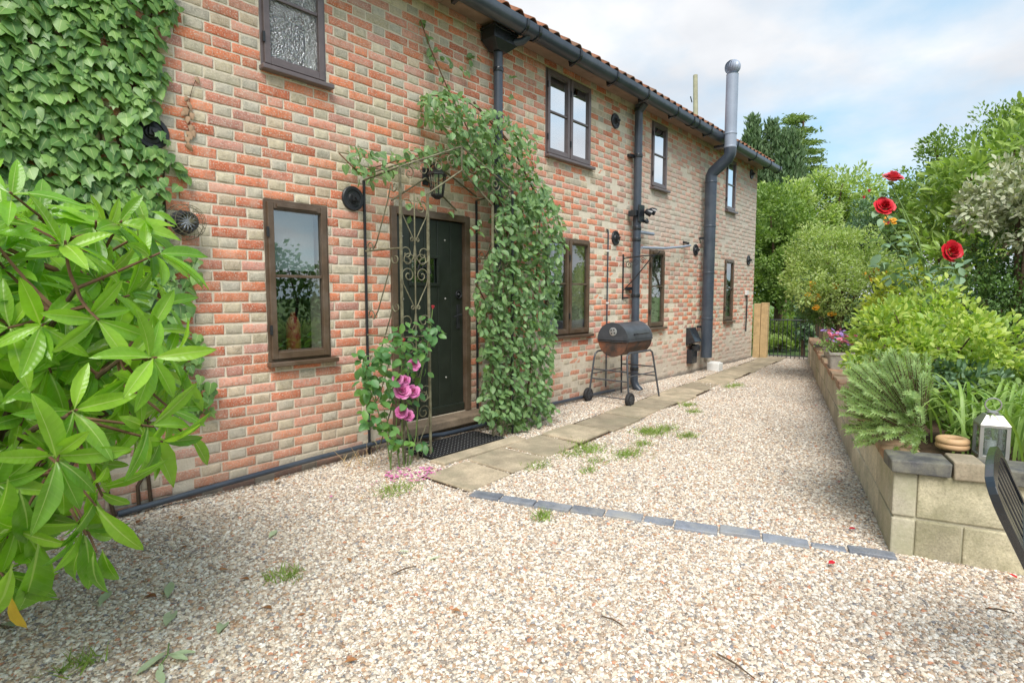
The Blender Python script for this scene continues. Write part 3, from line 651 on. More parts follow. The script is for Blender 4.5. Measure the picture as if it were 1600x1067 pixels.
# roof: clay pantiles, first course as single tiles, the slope above joined
RS = math.tan(math.radians(31)); roof = MB().add([(EX0,-.24,4.145),(EX1+.08,-.24,4.145),(EX1+.08,D2/2,4.145+RS*(D2/2+.24)),(EX0,D2/2,4.145+RS*(D2/2+.24))], [(0,1,2,3)]).add([(EX0,D2+.2,4.145),(EX1+.08,D2+.2,4.145),(EX1+.08,D2/2,4.145+RS*(D2/2+.24)),(EX0,D2/2,4.145+RS*(D2/2+.24))], [(3,2,1,0)]).build('roof', TILE, house)
TW = .205
def tile_geo(L_=.40):
    prof = []; n = 12
    for k in range(n+1):
        u = k/n; prof.append((u*TW*1.12 - TW*.06, .028*math.sin(u*2*math.pi - .6) + .012))
    V = []; cy, sy = math.cos(math.radians(31)), math.sin(math.radians(31))
    for s in (0, L_):
        for lay in (0, .014):
            for a, h in prof: V.append((a, s*cy - (h+lay)*sy, s*sy + (h+lay)*cy))
    k = n+1
    Fq = [(k+i, k+i+1, 3*k+i+1, 3*k+i) for i in range(n)] + [(i+1, i, 2*k+i, 2*k+i+1) for i in range(n)] + [(i, i+1, k+i+1, k+i) for i in range(n)] + [(0, k, 3*k, 2*k), (k-1, 3*k-1, 4*k-1, 2*k-1)]
    return np.array(V), np.array(Fq)
tv, tf = tile_geo(); tme = rawmesh('roof_tile', tv, tf, TILE, smooth=False); k = 0; rt = random.Random(4)
x = EX0
while x < EX1:
    o = bpy.data.objects.new('roof_tile', tme); COL.objects.link(o); o.parent = roof; o.location = np.array((x, -.285, 4.125 + rt.uniform(-.006,.006))) - OFF[roof.name]; o.rotation_euler = (0, rt.uniform(-.02,.02), 0); x += TW
tv2, tf2 = tile_geo(.36); P_ = []
for c in range(1, 11):
    x = EX0
    while x < EX1:
        P_.append((x, -.285 + c*.32*math.cos(math.radians(31)), 4.125 + c*.32*math.sin(math.radians(31)) + rt.uniform(-.005,.005))); x += TW
P_ = np.array(P_); TV = (tv2[None] + P_[:, None]).reshape(-1, 3); TF = (tf2[None] + (np.arange(len(P_))*len(tv2))[:, None, None]).reshape(-1, 4)
ro = link('tile_covering', rawmesh('tile_covering', TV - OFF[roof.name], TF, TILE), roof); ro['kind'] = 'stuff'

# rain pipes
def collar(m, x, y, z, r, h=.04): return m.lathe([(r-.002,-h/2),(r,-h/2+.006),(r,h/2-.006),(r-.002,h/2)], (x, y, z), 20)
dp1 = MB().tube([(4.30,-.09,3.80),(4.30,-.09,3.0),(4.30,-.09,.1)], .047, 20).build('downpipe', BLACKPIPE, house, True)
hm = MB(); hx = 4.30
hm.add([(hx-.17,-.20,3.98),(hx+.17,-.20,3.98),(hx+.17,-.015,3.98),(hx-.17,-.015,3.98),(hx-.17,-.20,3.87),(hx+.17,-.20,3.87),(hx+.17,-.015,3.87),(hx-.17,-.015,3.87),(hx-.07,-.15,3.79),(hx+.07,-.15,3.79),(hx+.07,-.03,3.79),(hx-.07,-.03,3.79)],
       [(3,2,1,0)[::-1],(0,1,5,4)[::-1],(1,2,6,5)[::-1],(2,3,7,6)[::-1],(3,0,4,7)[::-1],(4,5,9,8)[::-1],(5,6,10,9)[::-1],(6,7,11,10)[::-1],(7,4,8,11)[::-1],(8,9,10,11)[::-1]])
hm.build('hopper_head', PAINTBLK, dp1, bevel=.004)
MB().box(hx-.18, hx+.18, -.21, -.01, 3.965, 3.99).build('hopper_rim', PAINTBLK, dp1, bevel=.004)
MB().tube([(4.52,-.29,4.0),(4.52,-.285,3.955),(4.50,-.24,3.92),(4.42,-.15,3.90)], .038, 14).build('gutter_outlet', BLACKPIPE, dp1, True)
for z in (3.62, 2.3, .9): collar(MB(), 4.30, -.09, z, .055).build('pipe_collar', PAINTBLK, dp1, True)
dp2 = MB().tube([(7.19,-.10,4.0),(7.19,-.10,2.0),(7.19,-.10,.12),(7.19,-.13,.04),(7.19,-.20,-.02)], .056, 20).build('downpipe', BLACKPIPE, house, True)
for z in (3.93, 3.30, 2.30, 2.14, 1.35, .30): collar(MB(), 7.19, -.10, z, .063, .05).build('pipe_collar', PAINTBLK, dp2, True)
MB().tube([(7.19,-.2,4.0),(7.19,-.10,3.9)], .05, 14).build('gutter_outlet', BLACKPIPE, dp2, True)
for z in (3.3, 1.45): MB().box(7.06, 7.19, -.06, .0, z-.02, z+.02).build('pipe_bracket', PAINTBLK, dp2)
# waste pipe along the foot of the wall
bp = MB().tube([(.9,-.05,.02),(1.4,-.052,.045),(2.2,-.05,.075),(2.9,-.055,.088),(3.4,-.215,.07),(3.6,-.225,.07),(4.1,-.22,.07),(4.35,-.10,.06),(5.2,-.06,.06),(6.4,-.06,.05),(6.7,-.06,.04)], .020, 12).build('waste_pipe', BLACKPIPE, house, True)
# pattress plates
def plate(x, z, label_n, r=.1):
    m = MB().lathe([(r,0),(r,.012),(r*.93,.020),(r*.72,.020),(r*.66,.012),(r*.45,.014),(r*.38,.026),(r*.2,.028)], (x, -.001, z), 32, (0,-1,0))
    o = m.build('wall_tie_plate', BLACKIRON, house, True)
    MB().box(x-.026, x+.026, -.06, -.026, z-.026, z+.026).build('tie_nut', BLACKIRON, o, bevel=.005)
    MB().lathe([(.015,0),(.015,.022)], (x, -.058, z), 12, (0,-1,0)).build('tie_bolt', BLACKIRON, o, True)
for x, z in ((1.2,2.36),(2.63,2.14),(6.72,3.69),(6.77,2.14),(9.45,2.14),(12.15,2.09),(12.16,3.86)): plate(x, z, '')
# mortar ledge left above the window by the ivy, cable conduit with clips
cnd = MB().tube([(6.53,-.012,2.235),(6.56,-.014,2.225),(6.565,-.016,2.19),(6.56,-.016,1.5),(6.555,-.016,.1)], .009, 8).build('cable_conduit', BLACKPIPE, house, True)
for z in (1.95, 1.25, .6): MB().box(6.545, 6.585, -.03, -.002, z-.012, z+.012).build('cable_clip', WHITE, cnd, bevel=.003)

# ------------------------------------------------------------------ fixtures on and by the wall
# big vent flue: up the wall, kicking out past the gutter, up to a spinning cowl
FX = 9.66; flue = thing('vent_flue', 'tall blue-grey vent flue kicking out past the gutter to a ribbed cowl', 'flue', (FX, -.16, .25))
MB().tube([(FX,-.16,.26),(FX,-.16,1.5),(FX,-.16,3.34)], .098, 28).build('lower_pipe', BLACKPIPE, flue, True)
MB().tube([(FX,-.16,3.32),(FX,-.16,3.40),(FX,-.19,3.47),(FX,-.44,3.66),(FX,-.47,3.73),(FX,-.47,3.84)], .099, 28).build('offset_bend', BLACKPIPE, flue, True)
MB().tube([(FX,-.47,3.82),(FX,-.47,4.5),(FX,-.47,5.02)], .097, 28).build('upper_pipe', GREYFLUE, flue, True)
for z in (.95, 1.75, 2.55, 3.3): collar(MB(), FX, -.16, z, .104, .03).build('pipe_collar', BLACKPIPE, flue, True)
for z in (3.84, 4.06): collar(MB(), FX, -.47, z, .104, .03).build('pipe_collar', GREYFLUE, flue, True)
MB().box(FX-.06, FX-.03, -.12, .0, 2.33, 2.37).box(FX-.06, FX-.03, -.12, .0, .78, .82).box(FX-.03, FX+.10, -.40, -.2, 3.86, 3.90).build('wall_bracket', PAINTBLK, flue)
cowl = MB().lathe([(.092,0),(.10,.02),(.06,.03),(.06,.05)], (FX,-.47,5.0), 24).build('cowl', GREYFLUE, flue, True)
for k in range(18):
    pts = []
    for j in range(9):
        ph = -1.15 + 2.5*j/8; a = 2*math.pi*k/18 + .5*j/8; r = .115*math.cos(ph)
        pts.append((FX + r*math.cos(a), -.47 + r*math.sin(a), 5.14 + .115*math.sin(ph)))
    m = MB()
    for j in range(9):
        a = 2*math.pi*k/18 + .5*j/8
        p = np.array(pts[j]); tg = np.array((-math.sin(a), math.cos(a), 0)); rr = np.array((math.cos(a), math.sin(a), 0)); c_ = math.cos(-1.15 + 2.5*j/8)
        m.v += [tuple(p - tg*.021*c_ - rr*.006), tuple(p + tg*.019*c_ + rr*.012), ]
    m.f = [(2*j, 2*j+1, 2*j+3, 2*j+2) for j in range(8)]; m.build('cowl_vane', GREYFLUE, cowl, True)
# cooker hood outlet and its box beside the flue
hood = thing('vent_hood', 'black hooded vent outlet on the wall beside the foot of the flue', 'vent', (9.30,-.1,.45))
MB().add([(9.16,0,.80),(9.44,0,.80),(9.44,-.05,.80),(9.16,-.05,.80),(9.16,0,.50),(9.44,0,.50),(9.44,-.17,.56),(9.16,-.17,.56)], [(0,1,2,3),(7,6,5,4),(3,2,6,7),(0,3,7,4),(1,5,6,2)]).build('hood', PAINTBLK, hood, bevel=.008)
MB().lathe([(.07,0),(.08,.03),(.08,.09),(.05,.11)], (9.33,-.1,.40), 18).build('outlet', PAINTBLK, hood, True)
MB().box(9.20,9.42,-.10,0,.18,.42).build('outlet_box', PAINTBLK, hood, bevel=.01)
drain = thing('drain_box', 'white drain cover block on the gravel at the foot of the flue', 'drain', (10.0,-.2,0))
MB().box(9.90,10.10,-.30,-.08,-.02,.14).build('block', WHITE, drain, bevel=.01)
MB().box(9.93,10.07,-.27,-.11,.14,.155).build('lid', WHITE, drain, bevel=.004)
sock = thing('outdoor_socket', 'dark outdoor socket box on the wall above the white drain block', 'socket', (9.98,-.05,.27))
MB().box(9.93,10.07,-.09,.0,.22,.36).build('case', PAINTBLK, sock, bevel=.01)
MB().tube([(10.0,-.04,.36),(10.0,-.04,.44),(10.0,-.02,.46)], .012, 8).build('cable_entry', PAINTBLK, sock, True)

# twin security lamp on the rain pipe
sec = thing('security_lamp', 'black twin spotlight clamped to the rain pipe', 'lamp', (7.19,-.17,2.55))
MB().box(7.11,7.27,-.175,-.158,2.38,2.62).build('mount', PAINTBLK, sec, bevel=.004)
for dx, dz in ((-.01,.02),(.11,.05)):
    MB().lathe([(.02,0),(.045,.03),(.052,.10),(.046,.10),(.03,.06)], (7.24+dx,-.20,2.52+dz), 18, (.5,-.75,-.4)).build('lamp_head', PAINTBLK, sec, True)
MB().lathe([(.03,0),(.034,.03),(.02,.06),(.003,.066)], (7.26,-.19,2.42), 16, (.2,-.6,-.75)).build('sensor', PAINTBLK, sec, True)
MB().box(7.06,7.14,-.15,-.03,2.46,2.54).build('clamp', PAINTBLK, sec, bevel=.004)
# washing line arm
arm = thing('drying_arm', 'grey folding drying pole reaching along the wall past the rain pipe', 'drying pole', (7.35,-.05,2.15))
MB().tube([(7.22,-.17,2.03),(7.9,-.17,2.06),(8.6,-.13,2.13),(9.0,-.10,2.18)], .019, 10).build('pole', GREYFLUE, arm, True)
MB().tube([(7.24,-.12,2.25),(7.65,-.12,2.255)], .025, 10).build('socket', GREYFLUE, arm, True)
MB().tube([(8.95,0,2.24),(8.95,-.10,2.21)], .022, 10).build('wall_fixing', BLACKIRON, arm, True)
# hanging basket bracket
hb_ = thing('basket_bracket', 'rusty black hanging basket bracket with scrollwork behind the rain pipe', 'bracket', (7.0,0,1.6))
BX = 6.99
MB().box(BX-.012, BX+.012, -.012, 0, 1.30, 1.93).build('back_bar', BLACKIRON, hb_)
MB().tube([(BX,-.01,1.87),(BX,-.25,1.89),(BX,-.52,1.90),(BX,-.56,1.94)], .009, 8).build('arm', BLACKIRON, hb_, True)
MB().tube([(BX,-.01,1.42),(BX,-.2,1.60),(BX,-.38,1.80),(BX,-.45,1.89)], .008, 8).build('brace', BLACKIRON, hb_, True)
def spiral(c, ax1, ax2, r0, turns, a0, sgn=1, n=26):
    c = np.array(c, float); ax1 = np.array(ax1, float); ax2 = np.array(ax2, float); P = []
    for i in range(n):
        t = i/(n-1); r = r0*(1-.82*t); a = a0 + sgn*turns*2*math.pi*t; P.append(c + ax1*r*math.cos(a) + ax2*r*math.sin(a))
    return P
for yy, zz, rr in ((-.10,1.78,.06),(-.20,1.80,.05),(-.31,1.83,.04)): MB().tube(spiral((BX,yy,zz), (0,-1,0), (0,0,1), rr, 1.6, 0), .005, 6).build('scroll', BLACKIRON, hb_, True)
MB().tube([(BX,-.01,1.32),(BX+.11,-.03,1.32)], .010, 8).build('foot', BLACKIRON, hb_, True)

# boiler flue with wire guard near the ivy
fg = thing('boiler_flue', 'round black boiler flue behind a wire guard beside the ivy', 'flue', (1.36,-.08,1.82))
GC = np.array((1.35, -.02, 1.82))
MB().lathe([(.062,0),(.062,.10),(.05,.10),(.05,.03)], GC, 24, (0,-1,0)).build('pipe', BLACKIRON, fg, True)
MB().lathe([(.075,-.02),(.078,0),(.065,.008)], GC, 24, (0,-1,0)).build('wall_collar', BLACKIRON, fg, True)
for k in range(6):
    a = k*math.pi/6; MB().box(-.045,.045,-.004,.004,-.006,.006)
    d = np.array((math.cos(a), 0, math.sin(a))); MB().tube([GC+d*.05+np.array((0,-.085,0)), GC-d*.05+np.array((0,-.085,0))], .004, 6).build('grille_bar', GREYFLUE, fg)
for k in range(10):
    a = k*math.pi/10; d = np.array((math.cos(a), 0, math.sin(a))); P = []
    for j in range(13):
        b = math.pi*j/12; P.append(GC + d*.115*math.cos(b) + np.array((0,-.15,0))*math.sin(b)**.6)
    MB().tube(P, .0016, 5).build('guard_wire', RUSTIRON, fg)
for h, r in ((.02,.114),(.09,.108),(.125,.085)): MB().ring(GC+np.array((0,-h,0)), r, .0018, (0,1,0), 28, 5).build('guard_wire', RUSTIRON, fg)

# porch lantern on the wall above the door
lp = thing('porch_lantern', 'black hexagonal wall lantern above the door inside the rose arch', 'lantern', (3.47,-.14,2.3))
LX, LY = 3.40, -.17
MB().box(LX-.035, LX+.035, -.015, 0, 2.36, 2.52).build('back_plate', BLACKIRON, lp, bevel=.006)
MB().tube([(LX,-.01,2.46),(LX,-.10,2.53),(LX,LY,2.52),(LX,LY,2.48)], .008, 8).build('bracket', BLACKIRON, lp, True)
MB().lathe([(.012,.14),(.03,.12),(.09,.055),(.095,.045),(.085,.045)], (LX,LY,2.38), 6).build('roof', BLACKIRON, lp)
for k in range(6):
    a = k*math.pi/3 ; MB().tube([(LX+.082*math.cos(a), LY+.082*math.sin(a), 2.425), (LX+.055*math.cos(a), LY+.055*math.sin(a), 2.25)], .005, 6).build('bar', BLACKIRON, lp)
MB().lathe([(.054,0),(.078,.165)], (LX,LY,2.255), 6).build('glass', GLASS, lp)
MB().lathe([(.02,-.03),(.055,-.005),(.06,.01),(.05,.015)], (LX,LY,2.245), 6).build('base', BLACKIRON, lp)

# outdoor tap / thermometer by the gate
tm = thing('wall_thermometer', 'small white outdoor gauge with dark cable at the house corner by the gate', 'gauge', (12.05,-.03,1.3))
MB().box(12.0,12.12,-.05,0,1.36,1.46).build('case', WHITE, tm, bevel=.008)
MB().tube([(12.06,-.03,1.36),(12.06,-.035,1.2),(12.06,-.03,.6)], .014, 8).build('cable', BLACKIRON, tm, True)

# ------------------------------------------------------------------ rose arch
AY = -.5; arch = thing('rose_arch', 'weathered iron garden arch with scrollwork standing in front of the door', 'arch', (3.39,-.25,0))
AL, AL2, AR2, AR, APX = 2.73, 3.005, 3.775, 4.05, 3.39
def apost(x, y, z1, mat): MB().box(x-.009, x+.009, y-.009, y+.009, -.04, z1).build('post', mat, arch, bevel=.002)
for x in (AL, AR): apost(x, -.02, 2.30, BLACKIRON)
apost(AL, AY, 2.34, RUSTIRON); apost(AL2, AY, 2.17, RUSTIRON); apost(AR2, AY, 2.17, RUSTIRON); apost(AR, AY, 2.34, BLACKIRON)
def bar(a, b, r=.008, mat=None, name='rail'): MB().tube([a, b], r, 6).build(name, mat or RUSTIRON, arch)
for y in (AY, -.02):
    for s, xa, xb in ((1, AL, AL2), (-1, AR, AR2)):
        bar((xa,y,2.34), (APX,y,2.62)); bar((xb,y,2.17), (APX,y,2.42))
bar((APX,AY,2.62), (APX,-.02,2.62)); bar((APX,AY,2.42), (APX,AY,2.62))
for x in (AL, AR):
    bar((x,AY,2.34), (x,-.02,2.30))
    for z in (1.72, 1.02): bar((x,AY,z), (x,-.02,z))
for xa, xb in ((AL, AL2), (AR2, AR)):
    bar((xa,AY,1.02), (xb,AY,1.02)); bar((xa,AY,.10), (xb,AY,.10))
SCR = []
def scr(P, r=.0045, mat=None): MB().tube(P, r, 6).build('scroll', mat or RUSTIRON, arch, True)
EX_, EZ_ = np.array((1.,0,0)), np.array((0,0,1.))
def panel_scrolls(xc, hw, zb):
    # straight spine, hearts and paired C scrolls, as on both narrow front panels
    bar((xc,AY,zb), (xc,AY,zb+1.12), .006)
    for hz in (zb+.20, zb+.74):
        for s in (-1, 1):
            c = np.array((xc + s*hw*.50, AY, hz+.27))
            P = [np.array((xc + s*.004, AY, hz)), np.array((xc + s*hw*.48, AY, hz+.11)), np.array((xc + s*hw*.86, AY, hz+.20))]
            P += spiral(c, EX_, EZ_, hw*.46, 1.35, 0 if s > 0 else math.pi, s); scr(P)
            scr(spiral((xc + s*.028, AY, hz+.012), EX_, EZ_, .022, 1.2, math.pi if s > 0 else 0, -s))
            c2 = np.array((xc + s*hw*.62, AY, hz-.10))
            P = [np.array((xc + s*.003, AY, hz-.03)), np.array((xc + s*.012, AY, hz-.12)), np.array((xc + s*hw*.35, AY, hz-.175))] + spiral(c2, EX_, EZ_, hw*.5, 1.25, -math.pi/2 + s*.3, s); scr(P)
    for s in (-1, 1):
        scr([np.array((xc, AY, zb+.56)), np.array((xc + s*.01, AY, zb+.60))] + spiral((xc + s*hw*.5, AY, zb+.59), EX_, EZ_, hw*.42, 1.2, math.pi/2 + s*1.2, -s))
for xc in ((AL+AL2)/2, (AR+AR2)/2):
    panel_scrolls(xc, (AL2-AL)/2, 1.04)
    panel_scrolls(xc, (AL2-AL)/2, .0 if False else -.08)
for x in (AL, AR):               # side panels: slanting bars ending in scrolls
    EY_ = np.array((0,-1.,0)); k = 0
    for zt in (2.22, 1.66, 1.28, .96, .55):
        P = spiral((x, AY+.07, zt-.02), EY_, EZ_, .05, 1.1, 2.6, 1)[::-1] + [np.array((x, AY+.16, zt-.12)), np.array((x, -.18, zt-.44))] + spiral((x, -.085, zt-.47), EY_, EZ_, .05, 1.1, -.8, 1)
        scr(P, .0055)
for s, xa, xb in ((1, AL, APX), (-1, AR, APX)):      # frieze between the two gable rails
    for k in range(4):
        t = (k+.6)/4.4; xx = xa + (xb-xa)*t; zz = 2.27 + .25*t
        scr(spiral((xx, AY, zz), EX_, EZ_, .062, 1.4, 0 if k % 2 else math.pi, s if k % 2 else -s), .0045)

# ------------------------------------------------------------------ barbecue
bq = thing('barrel_barbecue', 'black barrel barbecue on a tubular leg frame with two wheels', 'barbecue', (6.36,-.42,0))
BXa, BXb, BYc, BZc, BR = 6.02, 6.66, -.43, .80, .205
def half_barrel(a0, a1, r, xa, xb, n=18):
    m = MB(); V = []
    for x_ in (xa, xb):
        for k in range(n+1):
            a = a0 + (a1-a0)*k/n; V.append((x_, BYc + r*math.cos(a), BZc + r*math.sin(a)))
    m.add(V, [(k, k+1, n+1+k+1, n+1+k) for k in range(n)] + [tuple(range(n+1)), tuple(range(n+1, 2*n+2))[::-1], (0, n+1, 2*n+1, n)])
    return m
half_barrel(math.pi, 2*math.pi, BR, BXa+.005, BXb-.005).build('fire_bowl', BARBB, bq, True, .006)
lid = half_barrel(0, math.pi, BR+.006, BXa, BXb).build('lid', BARBQ, bq, True, .008)
MB().lathe([(.052,0),(.052,.006),(.045,.009)], (BXa-.001, BYc-.01, BZc+.105), 24, (-1,0,0)).build('vent_disc', ALU, lid, True)
for k in range(4):
    a = k*math.pi/2+.6; MB().lathe([(.010,0),(.010,.003)], (BXa-.009, BYc-.01+.028*math.cos(a), BZc+.105+.028*math.sin(a)), 10, (-1,0,0)).build('vent_hole', BLACKIRON, lid)
MB().tube([(BXa+.18,BYc-BR+.01,BZc+.07),(BXa+.18,BYc-BR-.05,BZc+.075),(BXa+.46,BYc-BR-.05,BZc+.075),(BXa+.46,BYc-BR+.01,BZc+.07)], .008, 8).build('lid_handle', BLACKIRON, lid, True)
for k in (0, 1): MB().box(BXa-.006, BXa+.004, BYc-BR-.012, BYc+BR+.012, BZc-.012+.022*k-.010, BZc-.004+.022*k-.010).build('rim_strip', BARBQ, bq)
MB().box(BXa+.02, BXb-.02, BYc-BR-.012, BYc-BR+.004, BZc-.02, BZc+.004).build('rim_strip', BARBQ, bq)
LT = .012
def leg(pts, name='leg_frame'): MB().tube(pts, LT, 10).build(name, GREYFLUE if False else BARBQ, bq, True)
fy, by = -.70, -.13; xl, xr = 5.97, 6.78
leg([(xl,fy,.10),(xl+.03,fy+.05,.56),(xl+.05,fy+.055,.62),(xl+.10,fy+.06,.645),(xr-.17,fy+.06,.645),(xr-.12,fy+.055,.62),(xr-.10,fy+.05,.56),(xr,fy,.01)])
leg([(xl,by,.10),(xl+.03,by-.05,.56),(xl+.05,by-.055,.62),(xl+.10,by-.06,.645),(xr-.17,by-.06,.645),(xr-.12,by-.055,.62),(xr-.10,by-.05,.56),(xr,by,.01)])
for z, q in ((.42,.022),(.30,.015)):
    MB().tube([(xl+q,fy+.03,z),(xl+q,by-.03,z)], .009, 8).build('cross_rail', BARBQ, bq, True)
    MB().tube([(xr-q*3,fy+.04,z),(xr-q*3,by-.04,z)], .009, 8).build('cross_rail', BARBQ, bq, True)
for y in (fy+.03, by-.03): MB().tube([(xl+.02,y,.36),(xr-.06,y,.36)], .008, 8).build('cross_rail', BARBQ, bq, True)
for y in (fy-.015, by+.015):
    wh = MB().lathe([(.035,-.022),(.082,-.022),(.088,-.012),(.088,.012),(.082,.022),(.035,.022)], (xl,y,.088), 28, (0,1,0)).build('wheel', RUBBER, bq, True)
    MB().lathe([(.045,-.026),(.05,0),(.045,.026)], (xl,y,.088), 20, (0,1,0)).build('hub', BARBQ, wh, True)
    for k in range(5):
        a = k*2*math.pi/5; MB().lathe([(.008,-.030),(.008,.030)], (xl+.028*math.cos(a), y, .088+.028*math.sin(a)), 8, (0,1,0)).build('spoke_boss', RUBBER, wh)
MB().tube([(xl,fy-.03,.088),(xl,by+.03,.088)], .007, 8).build('axle', BARBQ, bq, True)

# ------------------------------------------------------------------ door mat and threshold slab
mt = thing('door_mat', 'black perforated rubber mat on the gravel below the door step', 'mat', (3.35,-.38,.01))
mm_ = MB(); mx0, mx1, my0, my1 = 2.92, 3.80, -.62, -.22; mm_.box(mx0, mx1, my0, my1, .016, .024)
for i in range(23): mm_.box(mx0+i*.0395-.004+.005, mx0+i*.0395+.011, my0, my1, .023, .032)
for j in range(11): mm_.box(mx0, mx1, my0+j*.039, my0+j*.039+.010, .023, .0312)
mm_.build('grid', RUBBER, mt)
nub = MB()
for i in range(22):
    for j in range(10): nub.lathe([(.0065,0),(.0055,.004)], (mx0+.026+i*.0395, my0+.024+j*.039, .0243), 6)
nb_ = nub.build('grit', ALU, mt); nb_['kind'] = 'stuff'
ts = slab(None, 'stone_slab', [(2.88,-.80),(3.92,-.80),(3.90,-.645),(2.86,-.65)], -.03, .034, STONE); tag(ts, 'narrow worn stone slab lying along the door mat', 'slab')

# ------------------------------------------------------------------ gate
gp = thing('gate_post', 'pair of pale new timber posts against the house corner', 'post', (12.75,-.1,0))
for k in (0, 1): MB().box(12.62+.0*k, 12.74, -.11-.15*k-.03, .02-.15*k-.02, -.05, 1.18+.02*k).build('post_timber', WOOD, gp, bevel=.008)
gate = thing('iron_gate', 'black iron bar garden gate standing across the path', 'gate', (13.0,-.8,0))
g0 = np.array((12.80,-.30,0)); g1 = np.array((13.0,-1.28,0)); gdv = g1-g0
for z in (.06, .83): MB().tube([g0+(0,0,z), g1+(0,0,z)], .012, 8).build('rail', BLACKIRON, gate)
for k in range(13): p = g0 + gdv*k/12; MB().tube([p+(0,0,.0), p+(0,0,.83 + (.05 if k % 3 == 0 else 0))], .008, 6).build('bar', BLACKIRON, gate)
rp = thing('garden_post', 'mossy old timber gate post beside the retaining wall', 'post', (13.0,-1.4,0))
MB().box(12.95,13.06,-1.46,-1.35,-.05,1.2).build('post_timber', WOODG, rp, bevel=.01)
MB().box(12.75,12.84,-1.42,-1.33,-.05,.62).build('stub_timber', WOODG, rp, bevel=.01)

# utility pole behind the roof
up = thing('utility_pole', 'old wooden utility pole rising behind the roof', 'pole', (0,0,0))
pb = at(1090, 462, 30); up.location = (pb[0], pb[1], -.1); OFF[up.name] = np.array((pb[0], pb[1], -.1)); pt_ = at(1086.5, 118, 30)
MB().tube([(pb[0],pb[1],-.1), tuple(pt_)], [.17,.12], 12).build('shaft', POLEW, up, True)
MB().tube([tuple(pt_+np.array((-.35,0,-1.5))), tuple(pt_+np.array((-.55,0,-1.25)))], .03, 6).build('stay_bracket', BLACKIRON, up)

# ------------------------------------------------------------------ retaining wall and raised bed
C0 = np.array((3.46,-3.67)); LD = np.array((8.54,2.38)); LL = np.linalg.norm(LD); LD = LD/LL; LN = np.array((LD[1],-LD[0]))   # LN points into the bed
rw = thing('retaining_wall', 'low pale block retaining wall with brick coping holding the raised flower bed', 'wall', (3.46,-3.67,0))
def wblock(a, b, z0, z1, d0, d1, name, mat, bev, jit=.0):
    p = [C0+LD*a+LN*d0, C0+LD*b+LN*d0, C0+LD*b+LN*d1, C0+LD*a+LN*d1]; m = MB()
    V = [(q[0], q[1], z) for z in (z0, z1) for q in p]; c = np.mean(V, axis=0)
    if jit: V = [tuple(np.array(v) + np.array([r_.uniform(-jit,jit) for _ in range(3)])) for v in V]
    m.add(V, [(0,1,2,3),(7,6,5,4),(4,5,1,0),(5,6,2,1),(6,7,3,2),(7,4,0,3)]); return m.build(name, mat, rw, bevel=bev, origin=c)
HW = .435
core = MB(); p4 = [C0+LD*.01+LN*.008, C0+LD*(LL+.6)+LN*.008, C0+LD*(LL+.6)+LN*.19, C0+LD*.01+LN*.19]
core.add([(q[0],q[1],z) for z in (-.06,HW-.01) for q in p4], [(0,1,2,3),(7,6,5,4),(4,5,1,0),(5,6,2,1),(6,7,3,2),(7,4,0,3)]).build('mortar_core', RENDER, rw)
ecore = MB(); p5 = [C0+LD*.008+LN*.01, C0+LD*.2+LN*.01, C0+LD*.2+LN*3.2, C0+LD*.008+LN*3.2]
ecore.add([(q[0],q[1],z) for z in (-.06,HW-.01) for q in p5], [(0,1,2,3),(7,6,5,4),(4,5,1,0),(5,6,2,1),(6,7,3,2),(7,4,0,3)]).build('mortar_core', RENDER, rw)
rk = random.Random(9)
for row, (z0, z1) in enumerate(((-.05,.19),(.205,HW))):
    x = .10 if row else .0
    while x < LL + .5:                          # long face towards the house
        l = .44 + rk.uniform(-.02,.02); wblock(x + (0.0 if x == 0 else .004), x+l-.006, z0, z1, rk.uniform(-.004,.002), .1, 'block', RENDER, .008); x += l
    if row: wblock(-.004, .094, z0, z1, -.003, .1, 'block', RENDER, .008)
    y = .1 if not row else .1; first = True
    while y < 3.0:                              # end face towards the drive
        l = (.20 if first and not row else .66 if first else .46); first = False
        wblock(-.002+rk.uniform(-.004,.003), .1, z0, z1, y+.004, y+l-.006, 'block', CONC, .008); y += l
# coping: dark bricks and a rough stone on the end, red-brown stones along the side
def coping(a, b, d0, d1, h, mat): return wblock(a, b, HW, HW+h, d0, d1, 'coping_stone', mat, .008, .006)
coping(-.035, .19, -.02, .235, .075, ENGB); coping(-.02, .18, .242, .37, .09, STONE); coping(-.035, .19, .377, .62, .078, ENGB)
y = .63
while y < 2.9: coping(-.03, .19, y, y+.225, .075, ENGB if rk.random() < .6 else STONE); y += .235
x = .20
while x < LL + .3:
    l = rk.uniform(.16,.25); coping(x, x+l-.012, -.025+rk.uniform(-.012,.01), .16, .06+rk.uniform(-.012,.02), COPING if rk.random() < .75 else STONE); x += l
q = [C0+LD*.1+LN*.15, C0+LD*(LL+1)+LN*.15, C0+LD*(LL+1)+LN*9, C0+LD*.1+LN*9]
bed = MB(); n_ = 40; V = []; 
for j in range(n_):
    for i in range(n_):
        u, v = i/(n_-1), j/(n_-1); p = (q[0]*(1-u)+q[1]*u)*(1-v) + (q[3]*(1-u)+q[2]*u)*v; V.append((p[0], p[1], HW - .015 + .02*fbm2(p[0]*4, p[1]*4) + .12*v))
bed.add(V, [(j*n_+i, (j+1)*n_+i, (j+1)*n_+i+1, j*n_+i+1) for j in range(n_-1) for i in range(n_-1)])
tag(bed.build('flower_bed', SOIL, None, True), kind='structure')

